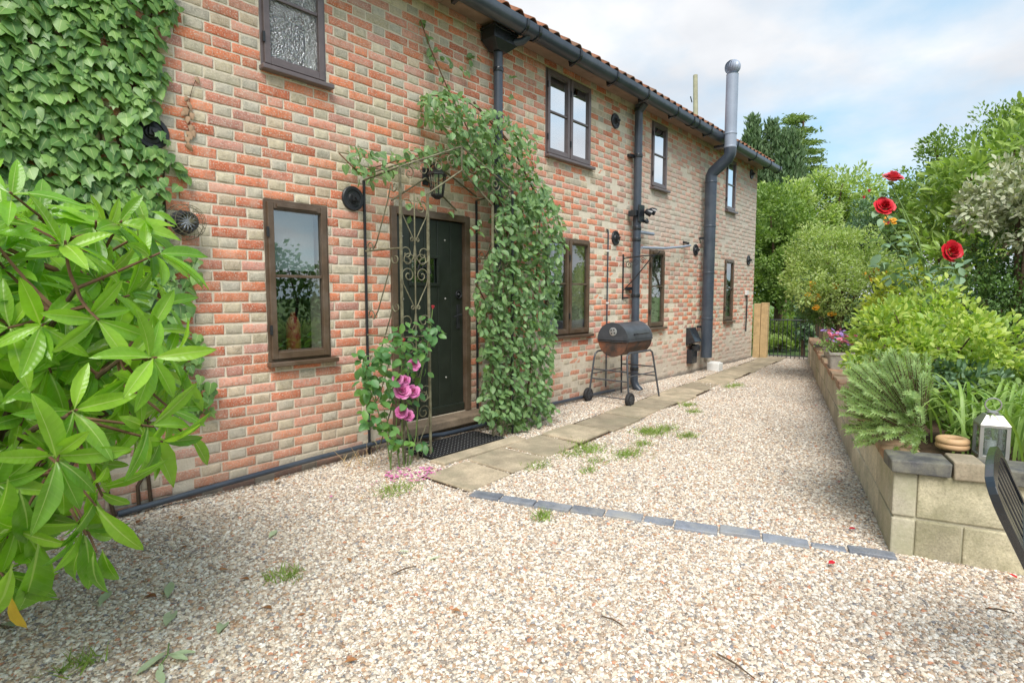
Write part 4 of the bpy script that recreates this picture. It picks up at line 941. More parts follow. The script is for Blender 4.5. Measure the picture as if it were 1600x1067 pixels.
# ------------------------------------------------------------------ planting
LAUREL = leafmat('laurel_leaf', [(.15,.34,.03),(.22,.44,.035),(.31,.53,.05),(.10,.25,.03)], .42, .24, .5, rib=.42, ribw=.012)
IVYM = leafmat('ivy_leaf', [(.10,.23,.055),(.17,.33,.08),(.25,.42,.11),(.08,.19,.05)], .25, .38, .5, rib=.35)
CLIMB = leafmat('climber_leaf', [(.12,.23,.09),(.16,.29,.11),(.21,.34,.13),(.10,.20,.075)], .28, .42, .45, rib=.3)
ROSEL = leafmat('rose_leaf', [(.08,.20,.07),(.11,.25,.08),(.16,.31,.07)], .3, .4, .4)
GOLD = leafmat('chartreuse_leaf', [(.42,.52,.12),(.52,.60,.16),(.34,.47,.11),(.26,.40,.09)], .38, .45, .35)
YEL = leafmat('yellow_leaf', [(.48,.50,.07),(.40,.46,.07),(.32,.42,.06)], .35, .45, .35)
LIME = leafmat('pale_lime_leaf', [(.37,.47,.17),(.46,.55,.23),(.30,.42,.13),(.52,.58,.30)], .35, .45, .35)
MIDG = leafmat('mid_green_leaf', [(.15,.24,.065),(.20,.31,.08),(.28,.38,.11)], .3, .45, .35)
DARKG = leafmat('dark_green_leaf', [(.08,.16,.045),(.12,.22,.06),(.16,.27,.075)], .22, .42, .4)
BRIGHT = leafmat('bright_laurel_leaf', [(.24,.37,.09),(.33,.46,.12),(.42,.54,.16)], .36, .32, .45, tint=1.0)
SILVER = leafmat('variegated_leaf', [(.50,.52,.38),(.34,.38,.24),(.62,.61,.47),(.25,.32,.16)], .15, .45, .4)
BLUEG = leafmat('blue_green_leaf', [(.16,.27,.16),(.22,.33,.20),(.12,.22,.12)], .2, .5, .3)
NEEDLE = leafmat('feathery_leaf', [(.32,.44,.18),(.40,.52,.24),(.25,.38,.17)], .35, .5, .3)
LILY = leafmat('day_lily_leaf', [(.27,.42,.10),(.36,.50,.14),(.22,.37,.09)], .38, .35, .4, tint=1.0)
YEW = leafmat('yew_leaf', [(.12,.20,.095),(.17,.25,.12),(.10,.17,.085)], .15, .6, .25)
CEDAR = leafmat('cedar_leaf', [(.20,.28,.11),(.27,.35,.14),(.15,.22,.09)], .2, .6, .25)
PINKP = leafmat('pink_petal', [(.72,.18,.48),(.82,.32,.60),(.64,.12,.40)], .3, .5, .3, tint=.8)
REDP = leafmat('red_petal', [(.62,.015,.03),(.70,.03,.05),(.50,.01,.02)], .2, .45, .3, tint=.7)
CORALP = leafmat('coral_red_petal', [(.72,.07,.10),(.80,.12,.16)], .2, .45, .3, tint=.7)
ORANGEP = leafmat('orange_petal', [(.80,.36,.03),(.85,.48,.05),(.75,.28,.03)], .25, .5, .3, tint=.8)
LILACP = leafmat('lilac_petal', [(.36,.22,.60),(.45,.30,.68)], .25, .5, .3, tint=.8)
SALMP = leafmat('salmon_petal', [(.80,.22,.36),(.85,.32,.45)], .25, .5, .3, tint=.8)
DEADL = leafmat('dead_leaf', [(.30,.13,.05),(.38,.19,.08),(.24,.10,.05)], .1, .7, .2)
DROPL = leafmat('dropped_green_leaf', [(.42,.52,.32),(.48,.57,.37)], .15, .5, .3)
GRASSM = leafmat('grass_blade', [(.22,.32,.07),(.30,.40,.10),(.17,.27,.06)], .3, .5, .3)

def inpoly(x, y, poly):
    c = False; n = len(poly); j = n-1
    for i in range(n):
        if (poly[i][1] > y) != (poly[j][1] > y) and x < (poly[j][0]-poly[i][0])*(y-poly[i][1])/(poly[j][1]-poly[i][1])+poly[i][0]: c = not c
        j = i
    return c
def sample_poly(poly, n, rnd):
    xs_ = [p[0] for p in poly]; ys_ = [p[1] for p in poly]; o = []
    while len(o) < n:
        x, y = rnd.uniform(min(xs_), max(xs_)), rnd.uniform(min(ys_), max(ys_))
        if inpoly(x, y, poly): o.append((x, y))
    return o
def unit(v): v = np.asarray(v, float); return v/(np.linalg.norm(v)+1e-9)
def gauss(n, k=3): return rng.normal(size=(n, k))
def bez(a, b, c, n=8):
    a, b, c = [np.asarray(q, float) for q in (a, b, c)]; return [(1-t)**2*a + 2*t*(1-t)*b + t*t*c for t in np.linspace(0, 1, n)]

# ---- laurel in the foreground
lr = random.Random(31); LB = at(-140, 760, 2.15); LB = np.array((LB[0], LB[1], 0.0))
lau = thing('laurel_bush', 'large glossy bright green laurel bush leaning over the gravel before the ivy', 'bush', tuple(LB))
tips_poly = [(-330,250),(-60,265),(20,315),(60,345),(140,345),(215,350),(235,400),(240,470),(250,560),(262,620),(250,680),(215,700),(170,690),(150,760),(140,830),(70,790),(30,850),(-20,900),(-330,900)]
tips = [at(x, y, d) for (x, y), d in zip(sample_poly(tips_poly, 350, lr), [lr.uniform(1.55, 2.65) for _ in range(350)])]
tips += [at(x, y, d) for x, y, d in ((230,360,1.9),(250,395,1.8),(262,470,1.85),(268,560,1.8),(268,640,1.8),(255,690,1.75),(235,660,1.8),(160,775,1.6),(135,835,1.55),(25,830,1.55),(5,900,1.55),(-10,760,1.5),(60,340,1.7),(150,345,1.75),(190,345,1.8),(215,600,1.7),(120,640,1.5),(90,720,1.45),(15,300,1.6))]
limbs = []
for k, (x, y, d) in enumerate(((-60,300,2.2),(60,380,2.3),(160,400,1.9),(200,480,2.2),(190,560,1.7),(150,520,2.4),(200,640,1.9),(110,650,1.6),(80,740,1.7),(-40,640,1.7),(-60,800,1.6),(120,450,1.6))):
    e = at(x, y, d); mid = LB*.45 + e*.55 + np.array((0, 0, .25 if y < 600 else .38)); limbs.append(bez(LB + np.array((lr.uniform(-.08,.08), lr.uniform(-.08,.08), 0)), mid, e, 12))
for Lm in limbs: MB().tube(Lm, list(np.linspace(.022, .006, 12)), 7).build('branch', BARK, lau, True)
allp = np.array([p for Lm in limbs for p in Lm[5:]])
LP, Ld, Ln, LS = [], [], [], []; tw = MB(); cen = at(20, 560, 2.2)
for T in tips:
    i = np.argmin(np.linalg.norm(allp - T, axis=1)); a = allp[i]; u = unit(unit(T - cen)*.7 + unit(T - a)*.6 + np.array((.28,-.34,.16 if T[2] > .8 else -.3)))
    if np.linalg.norm(T-a) > .02: tw.tube(bez(a, (a+T)/2 - u*.04, T, 6), [.006,.0055,.005,.0045,.004,.0035], 5)
    side = unit(np.cross(u, (0, 0, 1))); up_ = np.cross(side, u); m = lr.randint(5, 8); a0 = lr.uniform(0, 6.28)
    for k in range(m):
        a_ = a0 + k*2.4; rad = side*math.cos(a_) + up_*math.sin(a_); ph = math.radians(lr.uniform(38, 88))
        d = unit(u*math.cos(ph) + rad*math.sin(ph) + np.array((0, 0, -.18 - (.5 if T[2] < .75 else 0)*lr.random()))); n = unit(u*math.sin(ph) - rad*math.cos(ph) + np.array((0,0,.35)) + np.array([lr.gauss(0,.25) for _ in range(3)]))
        LP.append(T - u*lr.uniform(0,.05)); Ld.append(d); Ln.append(n); LS.append(lr.uniform(.11,.18))
tw.build('twig', TWIG, lau, True)['kind'] = 'stuff'
LP, Ld, Ln, LS = map(np.array, (LP, Ld, Ln, LS)); dist_ = (LP - CAM) @ FW
pxl = np.array([CX + F*((p-CAM) @ RT)/((p-CAM) @ FW) for p in LP]); score = dist_ + np.where(pxl > -40, 0, 5); od = np.argsort(score); I1, I2 = od[:300], od[300:]
LMS = []
for k in range(8):
    v_, f_ = laurel_leaf(k); LMS.append(leafmesh('leaf', (v_, f_), LAUREL))
leaf_objects('leaf', LMS, LP[I1], Ld[I1], Ln[I1], LS[I1], lau)
v_, f_ = laurel_leaf(3); leaf_cloud('foliage', (v_, f_), LP[I2], Ld[I2], Ln[I2], LS[I2], LAUREL, lau, True)
# sprays hanging clear of the bush: stalk and tip of each leaf
hang = [((133,845),(84,930),1.55),((146,862),(140,950),1.52),((160,858),(180,926),1.55),((150,790),(215,872),1.55),((135,770),(176,858),1.58),((12,748),(2,842),1.4),((30,765),(60,860),1.5),((95,735),(105,815),1.5),((150,750),(140,812),1.55),((60,850),(38,990),1.5),((40,830),(92,915),1.6),((297,678),(331,728),1.85),((262,640),(325,655),1.8),((215,665),(290,752),1.75),((20,880),(-8,1010),1.42),((250,400),(300,430),1.9),((270,520),(318,545),1.9),((235,330),(280,345),1.95),((255,460),(310,470),1.9),((280,590),(325,640),1.85)]
hP = [at(*a, d) for a, b, d in hang]; hD = [at(*b, d + .05) - at(*a, d) for a, b, d in hang]
leaf_objects('leaf', LMS[:4], hP, hD, [unit(CAM - p)*.8 + np.array((lr.gauss(0,.25), lr.gauss(0,.25), .55)) for p in hP], [np.linalg.norm(v) for v in hD], lau)
for k, (a, b) in enumerate((((60,700),(150,790)),((100,760),(150,860)),((-30,700),(30,770)),((-30,800),(60,850)),((190,600),(290,680)))):
    MB().tube(bez(at(*a, 1.7), at((a[0]+b[0])/2, (a[1]+b[1])/2-12, 1.62), at(*b, 1.55 if k < 4 else 1.85), 6), [.005,.0045,.004,.004,.0035,.003], 6).build('branch', TWIG, lau, True)
# unseen laurel mass added left of the view to shade the gravel
ob = [((-.55,-1.25,.95),.55),((-.75,-2.0,1.1),.6),((-.75,-2.7,1.15),.6),((-1.2,-1.7,1.6),.6),((-1.1,-2.5,1.7),.6)]; OPt, ODr = [], []
for c, r in ob:
    u = gauss(330); u /= np.linalg.norm(u, axis=1)[:, None]; OPt.append(np.array(c) + u*(r*rng.uniform(.6,1.0,330))[:, None]); ODr.append(u)
    MB().tube(bez(LB, np.array(c)*.5 + LB*.5 + np.array((0,0,.2)), c, 8), list(np.linspace(.03,.008,8)), 7).build('branch', BARK, lau, True)
OPt, ODr = np.concatenate(OPt), np.concatenate(ODr); n = len(OPt); v_, f_ = laurel_leaf(2)
leaf_cloud('foliage', (v_, f_), OPt, ODr + gauss(n)*.5, ODr*.4 + gauss(n)*.3 + np.array((0,0,.8)), rng.uniform(.12,.18,n), LAUREL, lau, True)
# a few yellowing leaves low down
v_, f_ = laurel_leaf(5); ym = rawmesh('yellow_leaf', v_, np.array(f_), leafmat('yellowed_leaf', [(.60,.36,.04),(.66,.45,.06)], .3, .4, .4), smooth=True)
leaf_objects('yellow_leaf', [ym], [at(18,930,1.5), at(190,505,1.75)], [(.05,0,-1),(.6,-.5,-.3)], [(-.6,-.7,.2),(0,-.4,.9)], [.12,.10], lau)

# ---- ivy on the wall
ivr = random.Random(8); ivy = thing('wall_ivy', 'dense green ivy with heart-shaped leaves clinging to the brick wall behind the laurel', 'ivy', (.6,-.03,0))
polyA = [(-80,-60),(268,-60),(262,45),(250,70),(259,130),(243,160),(240,190),(262,215),(268,255),(258,290),(250,330),(-80,340)]
polyB = [(-80,330),(255,325),(262,380),(318,402),(325,420),(300,440),(298,470),(318,530),(322,570),(338,600),(330,640),(295,640),(-80,650)]
IP = []; 
for poly, n in ((polyA, 2000), (polyB, 1050)):
    for x, y in sample_poly(poly, n, ivr):
        if poly is polyA and 217 < x < 258 and 180 < y < 232 and ivr.random() < .9: continue        # the iron plate looks through
        if poly is polyA and math.sin(x*.055+2)*math.sin(y*.07+.4) > .80 and ivr.random() < .85: continue
        IP.append(onwall(x, y, -ivr.uniform(.015,.085)))
for c in (((266,0),(272,15),(280,10),(268,25)), ((262,240),(272,255),(284,262),(290,275),(280,290),(286,270)), ((290,640),(300,625),(310,640))):
    for x, y in c: IP.append(onwall(x, y, -.03))
IP = np.array(IP); n = len(IP)
Id = np.stack([rng.normal(0,.42,n), rng.normal(-.38,.25,n), -np.ones(n)], 1); In = np.stack([rng.normal(0,.28,n), -np.ones(n), rng.normal(.6,.35,n)], 1); IS = rng.uniform(.055,.092,n)
hm_ = leafmesh('leaf', tpl_heart(), IVYM); im_ = leafmesh('leaf', tpl_ivy(), IVYM)
vis = np.array([0 < (q := px_of(p[0], p[2]))[0] < 290 and 0 < q[1] < 300 for p in IP]); idx = np.where(vis)[0]; idx = idx[np.argsort(IP[idx, 1])][:300]; rest = np.setdiff1d(np.arange(n), idx)
leaf_objects('leaf', [hm_, hm_, im_], IP[idx], Id[idx], In[idx], IS[idx], ivy)
half = rest[rng.random(len(rest)) < .7]; oth = np.setdiff1d(rest, half)
leaf_cloud('foliage', tpl_heart(), IP[half], Id[half], In[half], IS[half], IVYM, ivy, True); leaf_cloud('foliage', tpl_ivy(), IP[oth], Id[oth], In[oth], IS[oth], IVYM, ivy, True)
for k in range(9):
    x = ivr.uniform(.0, 1.25); P = [(x, -.008, .0)]
    while P[-1][2] < 3.6: P.append((min(P[-1][0] + ivr.uniform(-.12,.12), 1.26), -.008, P[-1][2] + ivr.uniform(.15,.3)))
    MB().tube(P, list(np.linspace(.012,.003,len(P))), 6).build('stem', BARK, ivy, True)
# dead runner left on the bricks
dr = thing('dead_ivy_runner', 'shrivelled brown ivy runner still stuck to the bricks', 'ivy', tuple(onwall(296,160,-.01)))
MB().tube([onwall(308,120,-.008), onwall(300,140,-.008), onwall(294,165,-.008), onwall(296,190,-.008), onwall(291,228,-.008)], .002, 5).build('stem', BARK, dr)
pp = [onwall(x, y, -.015) for x, y in ((308,120),(294,152),(297,160),(290,168),(299,176),(292,182),(301,196),(304,203),(292,214),(290,226),(296,205),(289,175))]
DDM = rawmesh('dry_leaf', *[np.array(q) for q in tpl_heart(.8,.35)], simple('dry_ivy', (.42,.27,.17), .9))
leaf_objects('dry_leaf', [DDM], pp, [(ivr.gauss(0,.5),-.2,-1) for _ in pp], [(ivr.gauss(0,.6),-1,ivr.gauss(0,.5)) for _ in pp], [ivr.uniform(.04,.065) for _ in pp], dr)

# ---- climber on the arch
cr_ = random.Random(12); clb = thing('climbing_rose', 'leafy grey-green climber massed over the right side of the arch and up the wall', 'climber', (4.25,-.35,0))
cA = [(772,330),(800,315),(840,295),(872,320),(884,380),(872,440),(866,520),(858,600),(870,640),(845,662),(790,672),(750,655),(756,560),(748,500),(745,430),(775,380)]
cB = [(655,148),(700,138),(745,168),(778,172),(805,190),(838,215),(842,270),(870,320),(800,340),(760,300),(735,285),(712,262),(700,215),(668,188)]
cD = [(520,238),(545,228),(600,238),(690,222),(745,222),(748,250),(690,262),(630,262),(575,288),(545,268)]
Q = []
for x, y in sample_poly(cA, 3000, cr_):
    Q.append(onwall(x, y, -.60 + .50*cr_.random()**1.4))
for x, y in sample_poly(cB, 1100, cr_): Q.append(onwall(x, y, -.52 + .45*cr_.random()))
for x, y in sample_poly(cD, 190, cr_): Q.append(onwall(x, y, -.42 + .40*cr_.random()))
for x, y in ((657,30),(662,33),(668,55),(666,62),(672,75),(684,78),(690,88),(700,92),(706,98),(718,106),(725,112),(738,82),(742,90),(735,95),(676,92),(670,104),(690,120),(700,128),(658,150),(663,160),(660,185),(655,182),(664,300),(640,340),(650,310),(636,320),(665,320),(700,330),(750,345),(735,355),(745,365),(742,470),(735,480),(745,460),(800,120),(795,150)):
    for _ in range(2): Q.append(onwall(x+cr_.uniform(-3,3), y+cr_.uniform(-3,3), -.05 if y < 200 else -.35))
Q = np.array(Q); n = len(Q)
Qd = np.stack([rng.normal(0,.6,n), rng.normal(-.35,.4,n), rng.normal(-.55,.4,n)], 1); Qn = np.stack([rng.normal(-.1,.45,n), -np.abs(rng.normal(.7,.35,n)), rng.normal(.65,.35,n)], 1); QS = rng.uniform(.052,.092,n)
om = [leafmesh('leaf', tpl_oval(wd_, .06, dr_), CLIMB) for wd_, dr_ in ((.62,.12),(.55,.2),(.7,.08))]
idx = np.argsort(Q[:, 1])[:300]; rest = np.setdiff1d(np.arange(n), idx)
leaf_objects('leaf', om, Q[idx], Qd[idx], Qn[idx], QS[idx], clb); leaf_cloud('foliage', tpl_oval(.62,.06,.12), Q[rest], Qd[rest], Qn[rest], QS[rest], CLIMB, clb, True)
for pts, r in (([(800,668),(798,560),(800,430),(790,340),(765,280)],.011),([(820,665),(830,560),(838,430),(845,320),(800,230),(740,160)],.010),([(780,668),(770,580),(758,470),(742,440)],.008),([(765,280),(735,210),(700,140),(672,75),(657,32)],.006),([(765,270),(700,240),(640,245),(560,270),(530,240)],.006),([(845,320),(870,330),(880,390)],.005),([(810,240),(770,190),(720,150),(665,150)],.005)):
    P = [onwall(x, y, -.30 if y > 250 else -.12) for x, y in pts]; P[0] = np.array((P[0][0], P[0][1], -.02)) if pts[0][1] > 600 else P[0]
    MB().tube(P, r, 6).build('stem', TWIG, clb, True)

# ---- flowers
def bloom_mesh(name, mat, seed, layers=((.05,3,-.35),(.10,4,-.22),(.17,5,.0),(.25,5,.32),(.32,6,.65),(.37,6,1.0))):
    r = random.Random(seed); V = []; Fq = []; R_ = []
    for rad, n, tilt in layers:
        a0 = r.uniform(0, 6.28)
        for k in range(n):
            a = a0 + 2*math.pi*k/n + r.uniform(-.15,.15); b = len(V); wd = (rad+.14)*2*math.pi/n*1.2; tl = tilt + r.uniform(-.1,.15); ln = .46 - .16*rad + .05*r.random(); q = r.random()
            for u in (0, .35, .7, 1.0):
                out_ = rad*.75 + ln*u*math.sin(tl)*(.45+.55*u) + .05*max(0, u-.7); h = .25 - rad*.45 + ln*(u**.8)*math.cos(tl*.8) - .10*max(0, u-.7)*(1+tl)
                for s in (-1, 0, 1):
                    ww = wd*(.35+.65*math.sin(min(u,.85)/.85*math.pi/2))*s*.5*(1 if u < 1 else .85); dent = -.05*(s == 0)*(u == 1.0) + .05*abs(s)
                    V.append(((out_-dent)*math.cos(a) - ww*math.sin(a), (out_-dent)*math.sin(a) + ww*math.cos(a), h)); R_.append(q)
            Fq += [(b+i*3+j, b+i*3+j+1, b+(i+1)*3+j+1, b+(i+1)*3+j) for i in range(3) for j in range(2)]
    return rawmesh(name, np.array(V), np.array(Fq), mat, rnd=np.array(R_), smooth=True)
BPK = [bloom_mesh('bloom', PINKP, 3), bloom_mesh('bloom', PINKP, 4)]; BRD = bloom_mesh('bloom', REDP, 5); BCO = bloom_mesh('bloom', CORALP, 6)
BUD = bloom_mesh('bud', CORALP, 7, ((.10,4,.05),(.16,5,.15)))
def place(name, me, P, u, s, parent, spin=0.0):
    o = bpy.data.objects.new(name, me); COL.objects.link(o); o.parent = parent; R = frames(np.cross(unit(u), [(.3,.5,.81)]), np.array([unit(u)]))[0]; m = Matrix.Identity(4)
    for a in range(3):
        for b in range(3): m[a][b] = R[a][b]*s
        m[a][3] = P[a] - OFF[parent.name][a]
    o.matrix_local = m; return o
rp_ = random.Random(17); prs = thing('pink_rose', 'pink rose bush flowering at the left foot of the iron arch', 'rose', (2.75,-.56,0))
polyR = [(562,548),(598,540),(618,505),(668,492),(690,518),(662,560),(652,625),(605,655),(640,680),(672,690),(665,712),(628,700),(575,670),(560,642)]
RP_ = np.array([onwall(x, y, rp_.uniform(-.68,-.42)) for x, y in sample_poly(polyR, 270, rp_)] + [onwall(x, y, -.55) for x, y in ((560,547),(555,552),(588,548),(600,560),(575,612),(572,640),(570,662),(582,655),(560,660),(668,512),(682,508),(690,520),(664,575),(668,582),(672,560),(655,590))]); n = len(RP_)
rm_ = [leafmesh('leaf', tpl_oval(wd_, .07, .16), ROSEL) for wd_ in (.6,.68)]
leaf_objects('leaf', rm_, RP_, np.stack([rng.normal(0,.7,n), rng.normal(-.3,.4,n), rng.normal(-.35,.3,n)], 1), np.stack([rng.normal(-.2,.4,n), rng.normal(-.6,.3,n), np.abs(rng.normal(.8,.3,n))], 1), rng.uniform(.055,.10,n), prs)
for pts in ([(632,735),(628,690),(628,640),(628,607)],[(625,732),(618,680),(622,620),(646,566)],[(640,732),(650,680),(655,600),(672,520),(676,482)],[(612,735),(605,690),(590,640),(575,600),(565,550)],[(636,735),(640,690),(625,600),(630,535)],[(610,730),(612,680),(600,640),(630,640)]):
    P = [onwall(x, y, -.56) for x, y in pts]; P[0][2] = -.02; MB().tube(P, list(np.linspace(.006,.003,len(P))), 6).build('stem', GSTEM, prs, True)
for x, y, s in ((628,607,.075),(645,608,.062),(621,589,.05),(633,590,.045),(646,566,.058),(627,640,.058),(638,645,.05)): place('bloom', BPK[int(x) % 2], onwall(x, y+5, -.64), (-.45,-.75,.45), s*1.35, prs)
for x, y in ((676,481),(630,533)): place('bud', BUD, onwall(x, y+3, -.58), (0,-.2,1), .055, prs)
# fallen petals below it
pt2 = thing('fallen_petal_patch', 'scatter of pink rose petals lying on the gravel under the pink rose', 'petals', (2.62,-.75,.012)); pt2['kind'] = 'stuff'
pq = np.array([onground(x, y, .016) for x, y in sample_poly([(597,740),(620,730),(690,728),(692,742),(650,752),(610,752)], 110, rp_)] + [onground(x, y, .016) for x, y in ((583,757),(640,770),(588,752),(520,775),(560,760))]); n = len(pq)
leaf_cloud('petal', tpl_oval(.9,.1,.0), pq, gauss(n)*np.array((1,1,.1)), np.stack([rng.normal(0,.25,n), rng.normal(0,.25,n), np.ones(n)], 1), rng.uniform(.016,.03,n), PINKP, pt2)

# ---- shrubs and trees in the garden
def shrub(name, label, cat, blobs, n, size, mat, tpl, trunk_base=None, clump=.16, nclump=26, group=None, trunk_r=.03, up=.35, flowers=None, bark=None, seed=0, limbs_n=7, droop=0.0):
    g = np.random.default_rng(seed+77); B = []
    for b in blobs:
        zs = b[4] if len(b) > 4 else 1.0; B.append((at(b[0], b[1], b[2]), b[3]/F*b[2], zs))
    c0 = np.mean([b[0] for b in B], axis=0); base = np.array(trunk_base if trunk_base is not None else (c0[0], c0[1], 0.0))
    root = thing(name, label, cat, tuple(base), group)
    wts = np.array([b[1]**2 for b in B]); wts /= wts.sum(); cl = []
    for i, b in enumerate(B):
        m = max(6, int(nclump*len(B)*wts[i])); u = g.normal(size=(m, 3)); u /= np.linalg.norm(u, axis=1)[:, None]; rad = b[1]*g.uniform(.62, 1.06, m)
        p = b[0] + u*rad[:, None]*np.array((1, 1, b[2])); cl += [(p[k], u[k], b[1]) for k in range(m)]
    cl = [c for c in cl if c[0][2] > base[2] + .02]
    ci = g.integers(0, len(cl), n); CP = np.array([c[0] for c in cl])[ci]; CU = np.array([c[1] for c in cl])[ci]; CR = np.array([c[2] for c in cl])[ci]
    off = g.normal(size=(n, 3)); off *= (clump*CR*g.random(n)**.3/(np.linalg.norm(off, axis=1)+1e-9)*1.9)[:, None]
    P = CP + off; ou = off/(np.linalg.norm(off, axis=1)[:, None]+1e-9)
    d = CU*.6 + ou*.8 + g.normal(size=(n, 3))*.45 + np.array((0, 0, up - droop)); nn_ = CU*.5 + ou*.35 + g.normal(size=(n, 3))*.35 + np.array((0, 0, .75))
    ok = P[:, 2] > base[2]; P, d, nn_ = P[ok], d[ok], nn_[ok]
    leaf_cloud('crown', tpl, P, d, nn_, g.uniform(.7, 1.25, len(P))*size, mat, root)
    tm_ = MB(); top = c0
    tm_.tube(bez(base - np.array((0,0,.06)), (base+top)/2 + np.array((.03,.02,0)), top, 8), list(np.linspace(trunk_r, trunk_r*.5, 8)), 8)
    tm_.build('trunk', bark or BARK, root, True)
    for k in g.choice(len(cl), min(limbs_n, len(cl)), replace=False):
        s = base*.55 + top*.45; MB().tube(bez(s, (s+cl[k][0])/2 + np.array((0,0,-.05)), cl[k][0], 6), list(np.linspace(trunk_r*.5, trunk_r*.15, 6)), 6).build('limb', bark or BARK, root, True)
    return root
BZ = .46
def bedp(px, d): p = at(px, 500, d); return (p[0], p[1], BZ)
G = dict
shrub('golden_shrub', 'spreading chartreuse leafed shrub filling the bed behind the feathery bush', 'shrub', [(1395,535,4.4,58),(1455,512,4.5,62),(1520,535,4.3,55),(1368,560,4.3,36),(1450,565,4.1,55),(1540,565,4.2,45),(1490,545,4.0,50)], 6500, .054, GOLD, tpl_oval(.5,.08,.15), bedp(1450,4.3), seed=1, trunk_r=.025)
shrub('yellow_shrub', 'small yellow leafed shrub between the red rose and the lime shrub', 'shrub', [(1383,468,6.2,32),(1418,456,6.2,36),(1452,470,6.3,30)], 2200, .05, YEL, tpl_oval(.5,.08,.12), bedp(1418,6.2), seed=2, trunk_r=.02)
shrub('lime_shrub', 'rounded pale lime shrub with tiny leaves above the stone planters', 'shrub', [(1288,402,8.6,52),(1335,402,8.6,48),(1268,432,8.5,42),(1348,440,8.7,46),(1308,450,8.4,46),(1376,420,9,34)], 15000, .05, LIME, tpl_quad(.5), bedp(1310,8.6), seed=3, clump=.13, nclump=40, trunk_r=.04)
shrub('azalea_bush', 'dark leafed bush with orange flowers below the lime shrub by the gate', 'bush', [(1290,478,8.9,36),(1335,482,9.0,38),(1265,470,9.2,28),(1370,490,8.9,30)], 5200, .05, DARKG, tpl_quad(.5), bedp(1310,8.9), seed=4, trunk_r=.05)
shrub('tall_hedge_bush', 'broad dark green bush towering behind the iron gate', 'bush', [(1212,345,15,46),(1235,385,14.8,46),(1200,400,14.6,42),(1225,435,14.5,42),(1190,440,14.6,34),(1250,420,15,36)], 17000, .10, MIDG, tpl_quad(.55), None, seed=5, clump=.14, nclump=34, trunk_r=.12)
shrub('lime_topped_tree', 'wide yellow-green bushy tree behind the gate below the dark yews', 'tree', [(1225,318,18,40),(1275,312,18,42),(1325,310,18,42),(1190,320,18,34),(1345,340,18,40),(1290,350,18,50),(1370,380,18,50)], 17000, .13, LIME, tpl_quad(.5), None, seed=6, clump=.15, nclump=36, trunk_r=.14)
shrub('soft_green_bush', 'pale grey-green bush between the lime shrub and the red rose', 'bush', [(1355,345,11,34),(1375,370,11,32),(1395,390,10.5,34),(1400,350,11,26)], 9000, .075, BLUEG, tpl_quad(.5), None, seed=7, trunk_r=.06)
shrub('garden_tree', 'dense mid green tree standing behind the bright laurel', 'tree', [(1408,318,9.5,36),(1450,282,9.5,46),(1505,258,9.5,56),(1570,228,9.5,58),(1640,215,9.5,66),(1440,345,9.5,52),(1500,340,9.3,60),(1590,310,9.5,70)], 17000, .075, MIDG, tpl_quad(.55), None, seed=8, clump=.17, nclump=34, trunk_r=.12)
shrub('tall_laurel', 'tall laurel with large bright yellow-green leaves above the variegated hedge', 'laurel', [(1510,288,6.6,44),(1562,258,6.6,48),(1620,232,6.5,62),(1478,330,6.7,40),(1535,325,6.4,44),(1460,375,6.7,38),(1490,400,6.5,42),(1660,280,6.5,70)], 3600, .135, BRIGHT, tpl_oval(.36,.07,.18), bedp(1540,6.5), seed=9, clump=.2, trunk_r=.06)
shrub('variegated_hedge', 'silver and cream variegated hedge rising over the dark box hedge', 'hedge', [(1562,305,5.1,44),(1605,290,5.1,50),(1535,330,5.1,32),(1592,345,5.0,42),(1660,310,5.1,60)], 4200, .062, SILVER, tpl_oval(.48,.05,.1), bedp(1600,5.1), seed=10, trunk_r=.03)
shrub('box_hedge', 'clipped dark green hedge at the back of the raised bed', 'hedge', [(1572,400,5.3,46),(1605,445,5.2,56),(1555,465,5.2,42),(1582,515,5.1,48),(1612,570,5.0,50),(1540,430,5.5,30),(1660,470,5.2,80),(1520,480,5.6,34)], 13000, .036, DARKG, tpl_quad(.6), bedp(1600,5.2), seed=11, clump=.2, nclump=50, trunk_r=.03)
shrub('grey_leaved_plant', 'low blue-green leafy plant beside the day lily', 'plant', [(1500,592,3.9,30,.7),(1540,598,4.0,30,.7)], 700, .07, BLUEG, tpl_oval(.4,.05,.1), bedp(1510,3.9), seed=12, trunk_r=.01)
shrub('ground_cover', 'low dark green leafy ground cover under the golden shrub', 'plant', [(1560,620,3.7,40,.5),(1600,640,3.6,45,.6),(1480,640,3.5,32,.6),(1500,672,3.3,30,.5),(1630,610,4,50,.6)], 2300, .05, MIDG, tpl_oval(.6,.06,.12), bedp(1540,3.6), seed=13, trunk_r=.01)
shrub('ivy_stump', 'dark ivy column smothering the old fence post by the gate', 'ivy', [(1256,450,12.2,14),(1258,475,12.2,14),(1256,500,12.2,13),(1260,525,12.2,12)], 1500, .07, BLUEG, tpl_heart(), None, seed=14, trunk_r=.05)
for k, (px, py, d, rr, mt_, lb) in enumerate(((1196,520,15,26,LIME,'pale leafy plant growing behind the gate next to the house'),(1222,505,16,26,GOLD,'yellow-green plant growing in the middle behind the gate'),(1245,525,14.5,20,MIDG,'mid green plant growing behind the gate by the ivy post'),(1215,540,14.2,16,LIME,'low pale plant at the foot of the gate'))):
    shrub('border_plant', lb, 'plant', [(px,py,d,rr,.8),(px+8,py+14,d,rr*.7,.8)], 1600, .09, mt_, tpl_quad(.5), None, seed=20+k, trunk_r=.02, group='plants beyond the gate')
